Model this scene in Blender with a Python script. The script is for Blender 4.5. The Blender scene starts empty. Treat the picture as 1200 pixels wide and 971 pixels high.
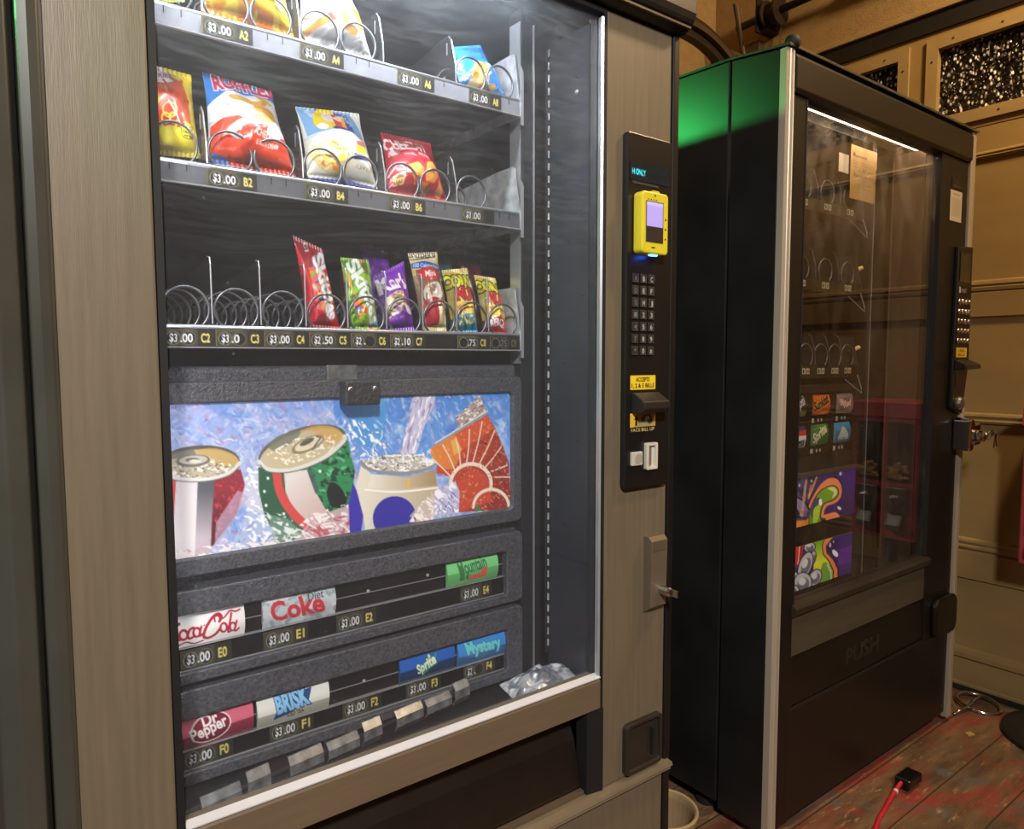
import bpy, bmesh, math, random
import numpy as np
from mathutils import Vector, Matrix
random.seed(7); RNG = np.random.RandomState(11)
C = bpy.context.scene.collection
PI = math.pi

# ------------------------------------------------------------------ colours and materials
def lin(c):
    if isinstance(c, str):
        c = c.lstrip('#'); c = tuple(int(c[i:i+2], 16) for i in (0, 2, 4))
    c = np.asarray(c, float)[..., :3] / 255.0
    return np.where(c <= .04045, c / 12.92, ((c + .055) / 1.055) ** 2.4)
def lin4(c): return tuple(float(v) for v in lin(c)) + (1.0,)
MATS = {}
def nd(nt, t, **kw):
    n = nt.nodes.new(t)
    for k, v in kw.items(): setattr(n, k, v)
    return n
def newmat(name):
    m = bpy.data.materials.new(name); m.use_nodes = True
    nt = m.node_tree; b = nt.nodes['Principled BSDF']
    MATS[name] = m
    return m, nt, b
def mat(name, col, rough=.5, metal=0.0, var=.12, scale=14, stretch=(1, 1, 1), bump=0.0, bscale=200, spec=.5, coat=0.0):
    """plain material with a little procedural mottling and optional grain bump"""
    if name in MATS: return MATS[name]
    m, nt, b = newmat(name); L = nt.links
    tc = nd(nt, 'ShaderNodeTexCoord'); mp = nd(nt, 'ShaderNodeMapping'); mp.inputs['Scale'].default_value = stretch
    L.new(tc.outputs['Object'], mp.inputs['Vector'])
    nz = nd(nt, 'ShaderNodeTexNoise'); nz.inputs['Scale'].default_value = scale; nz.inputs['Detail'].default_value = 5
    L.new(mp.outputs[0], nz.inputs['Vector'])
    r = nd(nt, 'ShaderNodeMapRange'); r.inputs[1].default_value = .3; r.inputs[2].default_value = .7
    r.inputs[3].default_value = 1 - var; r.inputs[4].default_value = 1 + var
    L.new(nz.outputs['Fac'], r.inputs[0])
    mx = nd(nt, 'ShaderNodeVectorMath', operation='SCALE'); mx.inputs[0].default_value = lin4(col)[:3]
    L.new(r.outputs[0], mx.inputs['Scale']); L.new(mx.outputs[0], b.inputs['Base Color'])
    b.inputs['Roughness'].default_value = rough; b.inputs['Metallic'].default_value = metal
    b.inputs['Specular IOR Level'].default_value = spec; b.inputs['Coat Weight'].default_value = coat
    if bump:
        n2 = nd(nt, 'ShaderNodeTexNoise'); n2.inputs['Scale'].default_value = bscale; n2.inputs['Detail'].default_value = 3
        L.new(mp.outputs[0], n2.inputs['Vector'])
        bp = nd(nt, 'ShaderNodeBump'); bp.inputs['Strength'].default_value = bump; bp.inputs['Distance'].default_value = .002
        L.new(n2.outputs['Fac'], bp.inputs['Height']); L.new(bp.outputs[0], b.inputs['Normal'])
    return m
def printed(name, rough=.35, coat=0.0, glow=0.0):
    """colour comes from the printed design stored on the mesh"""
    if name in MATS: return MATS[name]
    m, nt, b = newmat(name)
    a = nd(nt, 'ShaderNodeVertexColor', layer_name='print')
    nt.links.new(a.outputs['Color'], b.inputs['Base Color'])
    b.inputs['Roughness'].default_value = rough; b.inputs['Coat Weight'].default_value = coat
    if glow:
        nt.links.new(a.outputs['Color'], b.inputs['Emission Color']); b.inputs['Emission Strength'].default_value = glow
    return m
def emit(name, col, s):
    m, nt, b = newmat(name)
    b.inputs['Base Color'].default_value = lin4(col)
    b.inputs['Emission Color'].default_value = lin4(col); b.inputs['Emission Strength'].default_value = s
    return m
def clear(name, tint=(1, 1, 1), refl=1.0, smear=None, body=0.0, bodycol='#888888', rough=.015):
    """thin clear sheet: see-through + fresnel reflection + wiped-dirt film"""
    m = bpy.data.materials.new(name); m.use_nodes = True; MATS[name] = m
    nt = m.node_tree; nt.nodes.clear(); L = nt.links
    out = nd(nt, 'ShaderNodeOutputMaterial')
    tr = nd(nt, 'ShaderNodeBsdfTransparent'); tr.inputs[0].default_value = (*tint, 1)
    gl = nd(nt, 'ShaderNodeBsdfGlossy'); gl.inputs['Roughness'].default_value = rough
    lw = nd(nt, 'ShaderNodeLayerWeight'); lw.inputs[0].default_value = .5
    p5 = nd(nt, 'ShaderNodeMath', operation='POWER'); p5.inputs[1].default_value = 5; L.new(lw.outputs['Facing'], p5.inputs[0])
    mu = nd(nt, 'ShaderNodeMath', operation='MULTIPLY_ADD'); mu.inputs[1].default_value = .96*refl; mu.inputs[2].default_value = .04*refl; mu.use_clamp = True
    L.new(p5.outputs[0], mu.inputs[0])
    m1 = nd(nt, 'ShaderNodeMixShader'); L.new(mu.outputs[0], m1.inputs[0]); L.new(tr.outputs[0], m1.inputs[1]); L.new(gl.outputs[0], m1.inputs[2])
    last = m1
    if smear or body:
        df = nd(nt, 'ShaderNodeBsdfDiffuse'); df.inputs[0].default_value = lin4(bodycol)
        tl = nd(nt, 'ShaderNodeBsdfTranslucent'); tl.inputs[0].default_value = lin4(bodycol)
        ad = nd(nt, 'ShaderNodeMixShader'); L.new(df.outputs[0], ad.inputs[1]); L.new(tl.outputs[0], ad.inputs[2])
        m2 = nd(nt, 'ShaderNodeMixShader'); L.new(m1.outputs[0], m2.inputs[1]); L.new(ad.outputs[0], m2.inputs[2])
        if smear: L.new(smear(nt), m2.inputs[0])
        else: m2.inputs[0].default_value = body
        last = m2
    L.new(last.outputs[0], out.inputs[0])
    return m

# ------------------------------------------------------------------ mesh building
class MB:
    def __init__(s): s.v = []; s.f = []; s.mi = []; s.cur = 0
    def add(s, v, f):
        o = len(s.v); s.v += [tuple(p) for p in v]
        s.f += [tuple(i + o for i in q) for q in f]; s.mi += [s.cur] * len(f)
        return s
    def box(s, x0, x1, y0, y1, z0, z1):
        return s.add([(x0,y0,z0),(x1,y0,z0),(x1,y1,z0),(x0,y1,z0),(x0,y0,z1),(x1,y0,z1),(x1,y1,z1),(x0,y1,z1)],
                     [(3,2,1,0),(4,5,6,7),(0,1,5,4),(1,2,6,5),(2,3,7,6),(3,0,4,7)])
    def prism(s, poly, axis, a, b):
        """poly: 2-D points; extruded along axis from a to b.  x: (y,z)  y: (x,z)  z: (x,y)"""
        n = len(poly)
        f3 = {'x': lambda p, t: (t, p[0], p[1]), 'y': lambda p, t: (p[0], t, p[1]), 'z': lambda p, t: (p[0], p[1], t)}[axis]
        v = [f3(p, a) for p in poly] + [f3(p, b) for p in poly]
        f = [tuple(range(n))[::-1], tuple(range(n, 2*n))] + [(i, (i+1) % n, (i+1) % n + n, i + n) for i in range(n)]
        return s.add(v, f)
    def tube(s, pts, r, sides=6, closed=False, caps=True):
        P = [Vector(p) for p in pts]; n = len(P); rings = []
        up = Vector((0, 0, 1)); prev = None
        rr = r if hasattr(r, '__len__') else [r] * n
        for i in range(n):
            t = ((P[(i+1) % n] - P[i-1]) if closed or 0 < i < n-1 else (P[1]-P[0] if i == 0 else P[-1]-P[-2]))
            t.normalize()
            if prev is None:
                a = t.orthogonal().normalized()
            else:
                a = (prev - t * prev.dot(t))
                a = a.normalized() if a.length > 1e-6 else t.orthogonal().normalized()
            prev = a; b = t.cross(a)
            rings.append([P[i] + (a*math.cos(2*PI*k/sides) + b*math.sin(2*PI*k/sides)) * rr[i] for k in range(sides)])
        v = [p for rg in rings for p in rg]; f = []
        for i in range(n if closed else n-1):
            j = (i+1) % n
            f += [(i*sides+k, i*sides+(k+1) % sides, j*sides+(k+1) % sides, j*sides+k) for k in range(sides)]
        if caps and not closed: f += [tuple(range(sides))[::-1], tuple(range((n-1)*sides, n*sides))]
        return s.add(v, f)
    def lathe(s, prof, c, axis='z', sides=32):
        """prof: (r, h) pairs around an axis through c"""
        v = []; f = []
        for r, h in prof:
            for k in range(sides):
                a = 2*PI*k/sides; p, q = r*math.cos(a), r*math.sin(a)
                v.append({'z': (c[0]+p, c[1]+q, c[2]+h), 'y': (c[0]+p, c[1]+h, c[2]+q), 'x': (c[0]+h, c[1]+p, c[2]+q)}[axis])
        for i in range(len(prof)-1):
            f += [(i*sides+k, i*sides+(k+1) % sides, (i+1)*sides+(k+1) % sides, (i+1)*sides+k) for k in range(sides)]
        f += [tuple(range(sides))[::-1], tuple(range((len(prof)-1)*sides, len(prof)*sides))]
        return s.add(v, f)
def rrect(x0, x1, z0, z1, r, n=5):
    out = []
    for cx, cz, a0 in ((x1-r, z0+r, -90), (x1-r, z1-r, 0), (x0+r, z1-r, 90), (x0+r, z0+r, 180)):
        for k in range(n+1):
            a = math.radians(a0 + 90*k/n); out.append((cx + r*math.cos(a), cz + r*math.sin(a)))
    return out
ORG = {}
def _link(o, parent, org, wloc):
    C.objects.link(o); ORG[o.name] = Vector(wloc)
    if parent: o.parent = parent; o.location = Vector(wloc) - ORG[parent.name]
    else: o.location = wloc
def obj(name, mb, m, parent=None, bevel=0.0, smooth=False, seg=2, loc=None):
    me = bpy.data.meshes.new(name)
    V = np.array(mb.v, float)
    if loc is None: loc = Vector(((V[:,0].min()+V[:,0].max())/2, (V[:,1].min()+V[:,1].max())/2, V[:,2].min()))
    V = V - np.array(loc)
    me.from_pydata([tuple(p) for p in V], [], mb.f)
    for mm in (m if isinstance(m, (list, tuple)) else [m]): me.materials.append(mm)
    if any(mb.mi): me.polygons.foreach_set('material_index', mb.mi)
    bm = bmesh.new(); bm.from_mesh(me); bmesh.ops.recalc_face_normals(bm, faces=bm.faces); bm.to_mesh(me); bm.free()
    if smooth: me.polygons.foreach_set('use_smooth', [True]*len(me.polygons))
    o = bpy.data.objects.new(name, me); _link(o, parent, None, loc)
    if bevel:
        bv = o.modifiers.new('bevel', 'BEVEL'); bv.width = bevel; bv.segments = seg; bv.limit_method = 'ANGLE'; bv.angle_limit = .6
        bv.harden_normals = False
    return o
def pieces(name, mb, m, parent, **kw):
    """separate pieces drawn in one go become objects of their own"""
    par = list(range(len(mb.v)))
    def fd(i):
        while par[i] != i: par[i] = par[par[i]]; i = par[i]
        return i
    for f in mb.f:
        for i in f[1:]: par[fd(i)] = fd(f[0])
    grp = {}
    for f in mb.f: grp.setdefault(fd(f[0]), []).append(f)
    out = []
    for fs in grp.values():
        ids = sorted({i for f in fs for i in f}); mp = {i: k for k, i in enumerate(ids)}
        g = MB(); g.add([mb.v[i] for i in ids], [tuple(mp[i] for i in f) for f in fs]); out.append(obj(name, g, m, parent, **kw))
    return out
def tag(o, label, cat, group=None):
    o['label'] = label; o['category'] = cat
    if group: o['group'] = group
    return o
def thing(name, label, cat, loc=(0, 0, 0), group=None):
    o = bpy.data.objects.new(name, None); o.empty_display_size = .05; _link(o, None, None, loc)
    return tag(o, label, cat, group)
def struct(name, mb, m, parent=None, **kw):
    o = obj(name, mb, m, parent, **kw)
    if not parent: o['kind'] = 'structure'
    return o
def cr(pts, n=8, closed=False):
    P = [np.array(p, float) for p in pts]; out = []; N = len(P)
    for i in range(N if closed else N-1):
        g = (lambda k: P[k % N]) if closed else (lambda k: P[min(max(k, 0), N-1)])
        p0, p1, p2, p3 = g(i-1), g(i), g(i+1), g(i+2)
        for k in range(n):
            t = k/n
            out.append(.5*((2*p1)+(-p0+p2)*t+(2*p0-5*p1+4*p2-p3)*t*t+(-p0+3*p1-3*p2+p3)*t**3))
    if not closed: out.append(P[-1])
    return out

# ------------------------------------------------------------------ printed designs
_T = {}
def text_tris(s, bold=0.0, shear=0.0):
    k = (s, bold, shear)
    if k not in _T:
        cu = bpy.data.curves.new('t', 'FONT'); cu.body = s; cu.offset = bold; cu.shear = shear; cu.resolution_u = 3
        ob = bpy.data.objects.new('t', cu); C.objects.link(ob)
        dg = bpy.context.evaluated_depsgraph_get(); me = ob.evaluated_get(dg).to_mesh(); me.calc_loop_triangles()
        V = np.array([v.co[:2] for v in me.vertices]) if len(me.vertices) else np.zeros((0, 2))
        T = [tuple(t.vertices) for t in me.loop_triangles]
        ob.evaluated_get(dg).to_mesh_clear()
        bpy.data.objects.remove(ob); bpy.data.curves.remove(cu)
        _T[k] = (V, np.array(T))
    return _T[k]
def homog(src, dst):
    A = []
    for (x, y), (u, v) in zip(src, dst):
        A.append([x, y, 1, 0, 0, 0, -u*x, -u*y, -u]); A.append([0, 0, 0, x, y, 1, -v*x, -v*y, -v])
    return np.linalg.svd(np.array(A, float))[2][-1].reshape(3, 3)
def vnoise(x, y, seed=0):
    r = np.random.RandomState(seed); G = r.rand(64, 64)
    xi = np.floor(x).astype(int); yi = np.floor(y).astype(int); fx = x-xi; fy = y-yi
    fx = fx*fx*(3-2*fx); fy = fy*fy*(3-2*fy); g = lambda a, b: G[b % 64, a % 64]
    return (g(xi, yi)*(1-fx)+g(xi+1, yi)*fx)*(1-fy)+(g(xi, yi+1)*(1-fx)+g(xi+1, yi+1)*fx)*fy
def rgb(c):
    if isinstance(c, str):
        c = c.lstrip('#'); c = [int(c[i:i+2], 16) for i in (0, 2, 4)]
    return np.array(c, float)
class Art:
    """a small drawing board: flat shapes, strokes and lettering, later stored on a mesh as its printed colours.
    quad = the sketch's own four corners (top-left, top-right, bottom-right, bottom-left)"""
    def __init__(s, nx, ny, base, quad=None, ss=3):
        s.nx, s.ny, s.ss = nx, ny, ss; s.W, s.H = nx*ss, ny*ss
        s.a = np.zeros((s.H, s.W, 3)) + rgb(base)
        q = quad or [(0, 0), (100, 0), (100, 100), (0, 100)]
        s.M = homog(q, [(0, 0), (s.W, 0), (s.W, s.H), (0, s.H)])
        s.inv = np.linalg.inv(s.M)
    def to(s, pts):
        p = np.array(pts, float); h = np.c_[p, np.ones(len(p))] @ s.M.T
        return h[:, :2] / h[:, 2:3]
    def sk(s, X, Y):
        h = [s.inv[i, 0]*X+s.inv[i, 1]*Y+s.inv[i, 2] for i in range(3)]
        return h[0]/h[2], h[1]/h[2]
    def unit(s, p):
        a = s.to([p, (p[0]+1, p[1]), (p[0], p[1]+1)])
        return math.sqrt(max(1e-9, abs(np.cross(a[1]-a[0], a[2]-a[0]))))
    def _bb(s, P, pad=1):
        x0 = int(max(0, P[:, 0].min()-pad)); x1 = int(min(s.W, P[:, 0].max()+pad+1))
        y0 = int(max(0, P[:, 1].min()-pad)); y1 = int(min(s.H, P[:, 1].max()+pad+1))
        if x1 <= x0 or y1 <= y0: return None
        Y, X = np.mgrid[y0:y1, x0:x1]
        return (slice(y0, y1), slice(x0, x1)), X+.5, Y+.5
    def _mask(s, P):
        b = s._bb(P)
        if not b: return None
        sl, X, Y = b; m = np.zeros(X.shape, bool); n = len(P)
        for i in range(n):
            (ax, ay), (bx, by) = P[i], P[(i+1) % n]
            if ay == by: continue
            c = (ay > Y) != (by > Y)
            m ^= c & (X < (bx-ax)*(Y-ay)/(by-ay)+ax)
        return sl, X, Y, m.astype(float)
    def _put(s, sl, m, col):
        s.a[sl] = s.a[sl]*(1-m[..., None]) + col*m[..., None]
    def fill(s, poly, col, col2=None, g=None, al=1.0, smooth=0):
        if smooth: poly = cr(poly, smooth, True)
        r = s._mask(s.to(poly))
        if not r: return s
        sl, X, Y, m = r; c = rgb(col)
        if col2 is not None:
            u, v = s.sk(X, Y); (x0, y0), (x1, y1) = g
            t = np.clip(((u-x0)*(x1-x0)+(v-y0)*(y1-y0))/((x1-x0)**2+(y1-y0)**2), 0, 1)[..., None]
            c = rgb(col)*(1-t)+rgb(col2)*t
        s._put(sl, m*al, c); return s
    def ell(s, cx, cy, rx, ry, col, ang=0, **k):
        a = math.radians(ang); ca, sa = math.cos(a), math.sin(a)
        return s.fill([(cx+rx*math.cos(t)*ca-ry*math.sin(t)*sa, cy+rx*math.cos(t)*sa+ry*math.sin(t)*ca) for t in np.linspace(0, 2*PI, 40, False)], col, **k)
    def line(s, pts, w, col, smooth=0, closed=False, al=1.0):
        if smooth: pts = cr(pts, smooth, closed)
        elif closed: pts = list(pts)+[pts[0]]
        P = s.to(pts); u = s.unit(np.mean(np.array(pts, float), 0)); hw = max(.6, w*u/2)
        b = s._bb(P, hw+2)
        if not b: return s
        sl, X, Y = b; d = np.full(X.shape, 1e9)
        for (ax, ay), (bx, by) in zip(P[:-1], P[1:]):
            dx, dy = bx-ax, by-ay; l2 = dx*dx+dy*dy+1e-12
            t = np.clip(((X-ax)*dx+(Y-ay)*dy)/l2, 0, 1)
            d = np.minimum(d, (X-ax-t*dx)**2+(Y-ay-t*dy)**2)
        s._put(sl, np.clip(hw+.5-np.sqrt(d), 0, 1)*al, rgb(col)); return s
    def arc(s, cx, cy, r, a0, a1, w, col, sy=1.0):
        return s.line([(cx+r*math.cos(math.radians(t)), cy-sy*r*math.sin(math.radians(t))) for t in np.linspace(a0, a1, 24)], w, col)
    def text(s, t, p0, p1, h, col, bold=0.0, shear=0.0, up=None, edge=None):
        V, T = text_tris(t, 0.0, shear)
        if not len(V): return s
        x0, x1 = V[:, 0].min(), V[:, 0].max(); p0 = np.array(p0, float); p1 = np.array(p1, float)
        d = (p1-p0)/(x1-x0); ch = .72
        if up is None: up = (d[1], -d[0])
        up = np.array(up, float); up = up/np.linalg.norm(up)*h/ch
        for bo, c in (([(edge[1], edge[0])] if edge else []) + [(bold, col)]):
            V, T = text_tris(t, bo, shear)
            P = s.to(p0 + (V[:, :1]-x0)*d + V[:, 1:2]*up)
            b = s._bb(P)
            if not b: continue
            sl, X, Y = b; m = np.zeros(X.shape)
            y0, x0_ = sl[0].start, sl[1].start
            for i, j, k in T:
                A, B, D = P[i], P[j], P[k]
                bx0 = int(max(0, min(A[0], B[0], D[0])-x0_-1)); bx1 = int(max(A[0], B[0], D[0])-x0_+2)
                by0 = int(max(0, min(A[1], B[1], D[1])-y0-1)); by1 = int(max(A[1], B[1], D[1])-y0+2)
                if bx1 <= 0 or by1 <= 0: continue
                xx = X[by0:by1, bx0:bx1]; yy = Y[by0:by1, bx0:bx1]
                if xx.size == 0: continue
                e = lambda p, q: (q[0]-p[0])*(yy-p[1])-(q[1]-p[1])*(xx-p[0])
                a1, a2, a3 = e(A, B), e(B, D), e(D, A)
                m[by0:by1, bx0:bx1] = np.maximum(m[by0:by1, bx0:bx1], ((a1 >= 0) & (a2 >= 0) & (a3 >= 0)) | ((a1 <= 0) & (a2 <= 0) & (a3 <= 0)))
            s._put(sl, m, rgb(c))
        return s
    def speck(s, col, scale, thr=.6, soft=.08, seed=0, stretch=1.0, ang=0, poly=None, al=1.0, warp=0.0):
        """irregular patches or streaks of one colour"""
        if poly is not None:
            r = s._mask(s.to(poly))
            if not r: return s
            sl, X, Y, m = r
        else:
            Y, X = np.mgrid[0:s.H, 0:s.W]; sl = (slice(None), slice(None)); m = np.ones(X.shape)
        u, v = s.sk(X+.0, Y+.0); a = math.radians(ang)
        p = (u*math.cos(a)+v*math.sin(a))/scale/stretch; q = (-u*math.sin(a)+v*math.cos(a))/scale
        if warp:
            w = vnoise(u/scale/3, v/scale/3, seed+50)-.5; w2 = vnoise(u/scale/3+9, v/scale/3+4, seed+51)-.5
            p = p+w*warp; q = q+w2*warp
        n = .6*vnoise(p, q, seed)+.4*vnoise(p*2.1+7, q*2.1+3, seed+1)
        s._put(sl, m*np.clip((n-thr)/soft, 0, 1)*al, rgb(col)); return s
    def colours(s):
        a = s.a.reshape(s.ny, s.ss, s.nx, s.ss, 3).mean((1, 3))
        return a                                        # row 0 = top
def grid_mesh(name, P, cols, m, parent=None, extra=None, smooth=True, loc=None):
    """P: (ny,nx,3) points, cols: (ny,nx,3) print colours. extra: list of further (P, colour) grids in the same mesh"""
    grids = [(P, cols)] + (extra or [])
    VV, CC, FF = [], [], []; o = 0
    for p, c in grids:
        ny, nx = p.shape[:2]; idx = np.arange(ny*nx).reshape(ny, nx) + o
        FF.append(np.stack([idx[:-1, :-1], idx[1:, :-1], idx[1:, 1:], idx[:-1, 1:]], -1).reshape(-1, 4))
        VV.append(p.reshape(-1, 3))
        c = np.broadcast_to(rgb(c) if not isinstance(c, np.ndarray) or c.ndim == 1 else c, (ny, nx, 3)).reshape(-1, 3)
        CC.append(c); o += ny*nx
    V = np.concatenate(VV); Cc = np.concatenate(CC); F = np.concatenate(FF)
    if loc is None: loc = Vector((float((V[:,0].min()+V[:,0].max())/2), float((V[:,1].min()+V[:,1].max())/2), float(V[:,2].min())))
    V = V - np.array(loc)
    me = bpy.data.meshes.new(name); n = len(F)
    me.vertices.add(len(V)); me.vertices.foreach_set('co', V.astype(np.float32).ravel())
    me.loops.add(n*4); me.loops.foreach_set('vertex_index', F.astype(np.int32).ravel())
    me.polygons.add(n); me.polygons.foreach_set('loop_start', np.arange(0, n*4, 4, dtype=np.int32))
    me.update(calc_edges=True); me.validate()
    at = me.color_attributes.new('print', 'FLOAT_COLOR', 'POINT')
    L = np.c_[lin(Cc), np.ones(len(Cc))]; at.data.foreach_set('color', L.astype(np.float32).ravel())
    if smooth: me.polygons.foreach_set('use_smooth', [True]*n)
    me.materials.append(m)
    ob = bpy.data.objects.new(name, me); _link(ob, parent, None, loc)
    return ob
def card(name, art, x0, x1, z0, z1, y, m, parent, th=.0012, bulge=0.0, face='-y', loc=None):
    """a printed card facing the front; real thickness; optional outward bulge"""
    nx, ny = art.nx, art.ny
    u = np.linspace(0, 1, nx)[None, :]; v = np.linspace(0, 1, ny)[:, None]
    X = x0+(x1-x0)*u+0*v; Z = z1+(z0-z1)*v+0*u; Y = y - bulge*np.sin(PI*v)**.8+0*u
    P = np.stack([X, Y, Z], -1)
    b = np.array([[[x0, y, z1], [x1, y, z1]], [[x0, y, z0], [x1, y, z0]]], float)
    bk = b.copy(); bk[..., 1] += th
    ring = np.array([[[x0, y, z1], [x1, y, z1], [x1, y, z0], [x0, y, z0], [x0, y, z1]], [[x0, y+th, z1], [x1, y+th, z1], [x1, y+th, z0], [x0, y+th, z0], [x0, y+th, z1]]], float)
    edge = art.colours().mean((0, 1))
    ex = [(bk[:, ::-1], edge), (ring[::-1], edge)]
    if bulge:
        for k in (0, -1):
            side = np.stack([P[:, k], np.stack([X[:, k]+0*v[:, 0], y+th+0*v[:, 0], Z[:, k]], -1)], 1)
            ex.append((side, edge))
    if face == '-x':                                   # swap so that the card faces -x (its width runs along -y)
        sw = lambda p: np.stack([p[..., 1], -p[..., 0], p[..., 2]], -1)
        P = sw(P); ex = [(sw(p), c) for p, c in ex]
    return grid_mesh(name, P, art.colours(), m, parent, ex, smooth=bool(bulge), loc=loc)
def bag(name, cor, art, label, group=None, thick=.028, back='#b9b9b9', seed=1, cat='snack bag', lean=0.0, mname='bag_film'):
    """pillow bag: front grid carries the print, crimped ends, creases"""
    BL, BR, TL, TR = [np.array(c) for c in cor]
    nx, ny = art.nx, art.ny
    u = np.linspace(0, 1, nx)[None, :]; v = np.linspace(0, 1, ny)[:, None]
    W = np.linalg.norm(BR-BL); Hh = np.linalg.norm(TL-BL)
    base = (TL*(1-u)[..., None]+TR*u[..., None])*(1-v)[..., None]+(BL*(1-u)[..., None]+BR*u[..., None])*v[..., None]
    nrm = np.cross(BR-BL, TL-BL); nrm = nrm/np.linalg.norm(nrm)
    if nrm[1] > 0: nrm = -nrm
    vv = np.clip((v-.055)/.89, 0, 1)
    prof = (np.sin(PI*u)**.62)*(np.maximum(vv, 1e-6)**.85*np.maximum(1-vv, 1e-6)**.42)/.455
    cz = vnoise(u*5+v*2.2+seed, v*4-u*1.6+seed*3, seed)-.5
    ridge = np.abs(vnoise(u*4-v*3+9*seed, v*5+u*2, seed+5)-.5)
    t = thick*prof*(1+.18*cz) + .005*(cz-.6*ridge)*np.minimum(1, prof*2.2)
    crimp = .0006*np.sin(u*nx*.9)*((v < .05) | (v > .95))
    neck = .03*W*(np.sin(PI*vv)**.6)                    # ends flare, the belly draws the sides in
    side = (BR-BL)/W
    inx = (side[None, None, :]*(np.sign(.5-u)*np.abs(1-2*u)**3)[..., None]*neck[..., None])
    F = base+inx+nrm*(t+crimp+.0004)[..., None]
    B = base+inx-nrm*(t*.6-crimp+.0002)[..., None]
    s = slice(None, None, 3)
    ex = [(B[s][:, ::-1][:, s], rgb(back))]
    foot = (BL+BR)/2
    o = grid_mesh(name, F, art.colours(), MATS[mname], None, ex, loc=Vector([float(k) for k in foot]))
    tag(o, label, cat, group)
    return o
# ------------------------------------------------------------------ materials
def smear_front(nt):
    """wiped dirt on the inside of the pane: arcs of a cloth, thick towards the top left, plus spots"""
    L = nt.links
    tc = nd(nt, 'ShaderNodeTexCoord')
    mp = nd(nt, 'ShaderNodeMapping'); mp.inputs['Rotation'].default_value = (0, .18, 0); mp.inputs['Scale'].default_value = (3.0, 1, 72)
    L.new(tc.outputs['Object'], mp.inputs[0])
    wn = nd(nt, 'ShaderNodeTexNoise'); wn.inputs['Scale'].default_value = 1.7; wn.inputs['Detail'].default_value = 2
    L.new(tc.outputs['Object'], wn.inputs['Vector'])
    wa = nd(nt, 'ShaderNodeVectorMath', operation='SCALE'); wa.inputs['Scale'].default_value = 9.0
    L.new(wn.outputs['Color'], wa.inputs[0])
    av = nd(nt, 'ShaderNodeVectorMath', operation='ADD'); L.new(mp.outputs[0], av.inputs[0]); L.new(wa.outputs[0], av.inputs[1])
    st = nd(nt, 'ShaderNodeTexNoise'); st.inputs['Scale'].default_value = 1.9; st.inputs['Detail'].default_value = 9; st.inputs['Roughness'].default_value = .8
    L.new(av.outputs[0], st.inputs['Vector'])
    r1 = nd(nt, 'ShaderNodeMapRange'); r1.inputs[1].default_value = .46; r1.inputs[2].default_value = .78; r1.inputs[3].default_value = .03; r1.inputs[4].default_value = .17
    L.new(st.outputs['Fac'], r1.inputs[0])
    # where the cloth left it
    sp = nd(nt, 'ShaderNodeSeparateXYZ'); L.new(tc.outputs['Object'], sp.inputs[0])
    rz = nd(nt, 'ShaderNodeMapRange', interpolation_type='SMOOTHSTEP'); rz.inputs[1].default_value = .55; rz.inputs[2].default_value = 1.1; rz.inputs[3].default_value = .10; rz.inputs[4].default_value = 1.0
    L.new(sp.outputs['Z'], rz.inputs[0])
    big = nd(nt, 'ShaderNodeTexNoise'); big.inputs['Scale'].default_value = 4.5
    L.new(tc.outputs['Object'], big.inputs['Vector'])
    rb = nd(nt, 'ShaderNodeMapRange'); rb.inputs[1].default_value = .35; rb.inputs[2].default_value = .62; rb.inputs[3].default_value = .35; rb.inputs[4].default_value = 1.1
    L.new(big.outputs['Fac'], rb.inputs[0])
    a = nd(nt, 'ShaderNodeMath', operation='MULTIPLY'); L.new(r1.outputs[0], a.inputs[0]); L.new(rz.outputs[0], a.inputs[1])
    b = nd(nt, 'ShaderNodeMath', operation='MULTIPLY'); L.new(a.outputs[0], b.inputs[0]); L.new(rb.outputs[0], b.inputs[1])
    vo = nd(nt, 'ShaderNodeTexVoronoi'); vo.inputs['Scale'].default_value = 26
    L.new(tc.outputs['Object'], vo.inputs['Vector'])
    rv = nd(nt, 'ShaderNodeMapRange'); rv.inputs[1].default_value = .045; rv.inputs[2].default_value = .06; rv.inputs[3].default_value = .12; rv.inputs[4].default_value = 0
    L.new(vo.outputs['Distance'], rv.inputs[0])
    c = nd(nt, 'ShaderNodeMath', operation='ADD'); L.new(b.outputs[0], c.inputs[0]); c.inputs[1].default_value = .022  # even haze added over the whole pane to lift the dark interior
    d = nd(nt, 'ShaderNodeMath', operation='MAXIMUM'); L.new(c.outputs[0], d.inputs[0]); L.new(rv.outputs[0], d.inputs[1])
    d.use_clamp = True
    return d.outputs[0]
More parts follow.
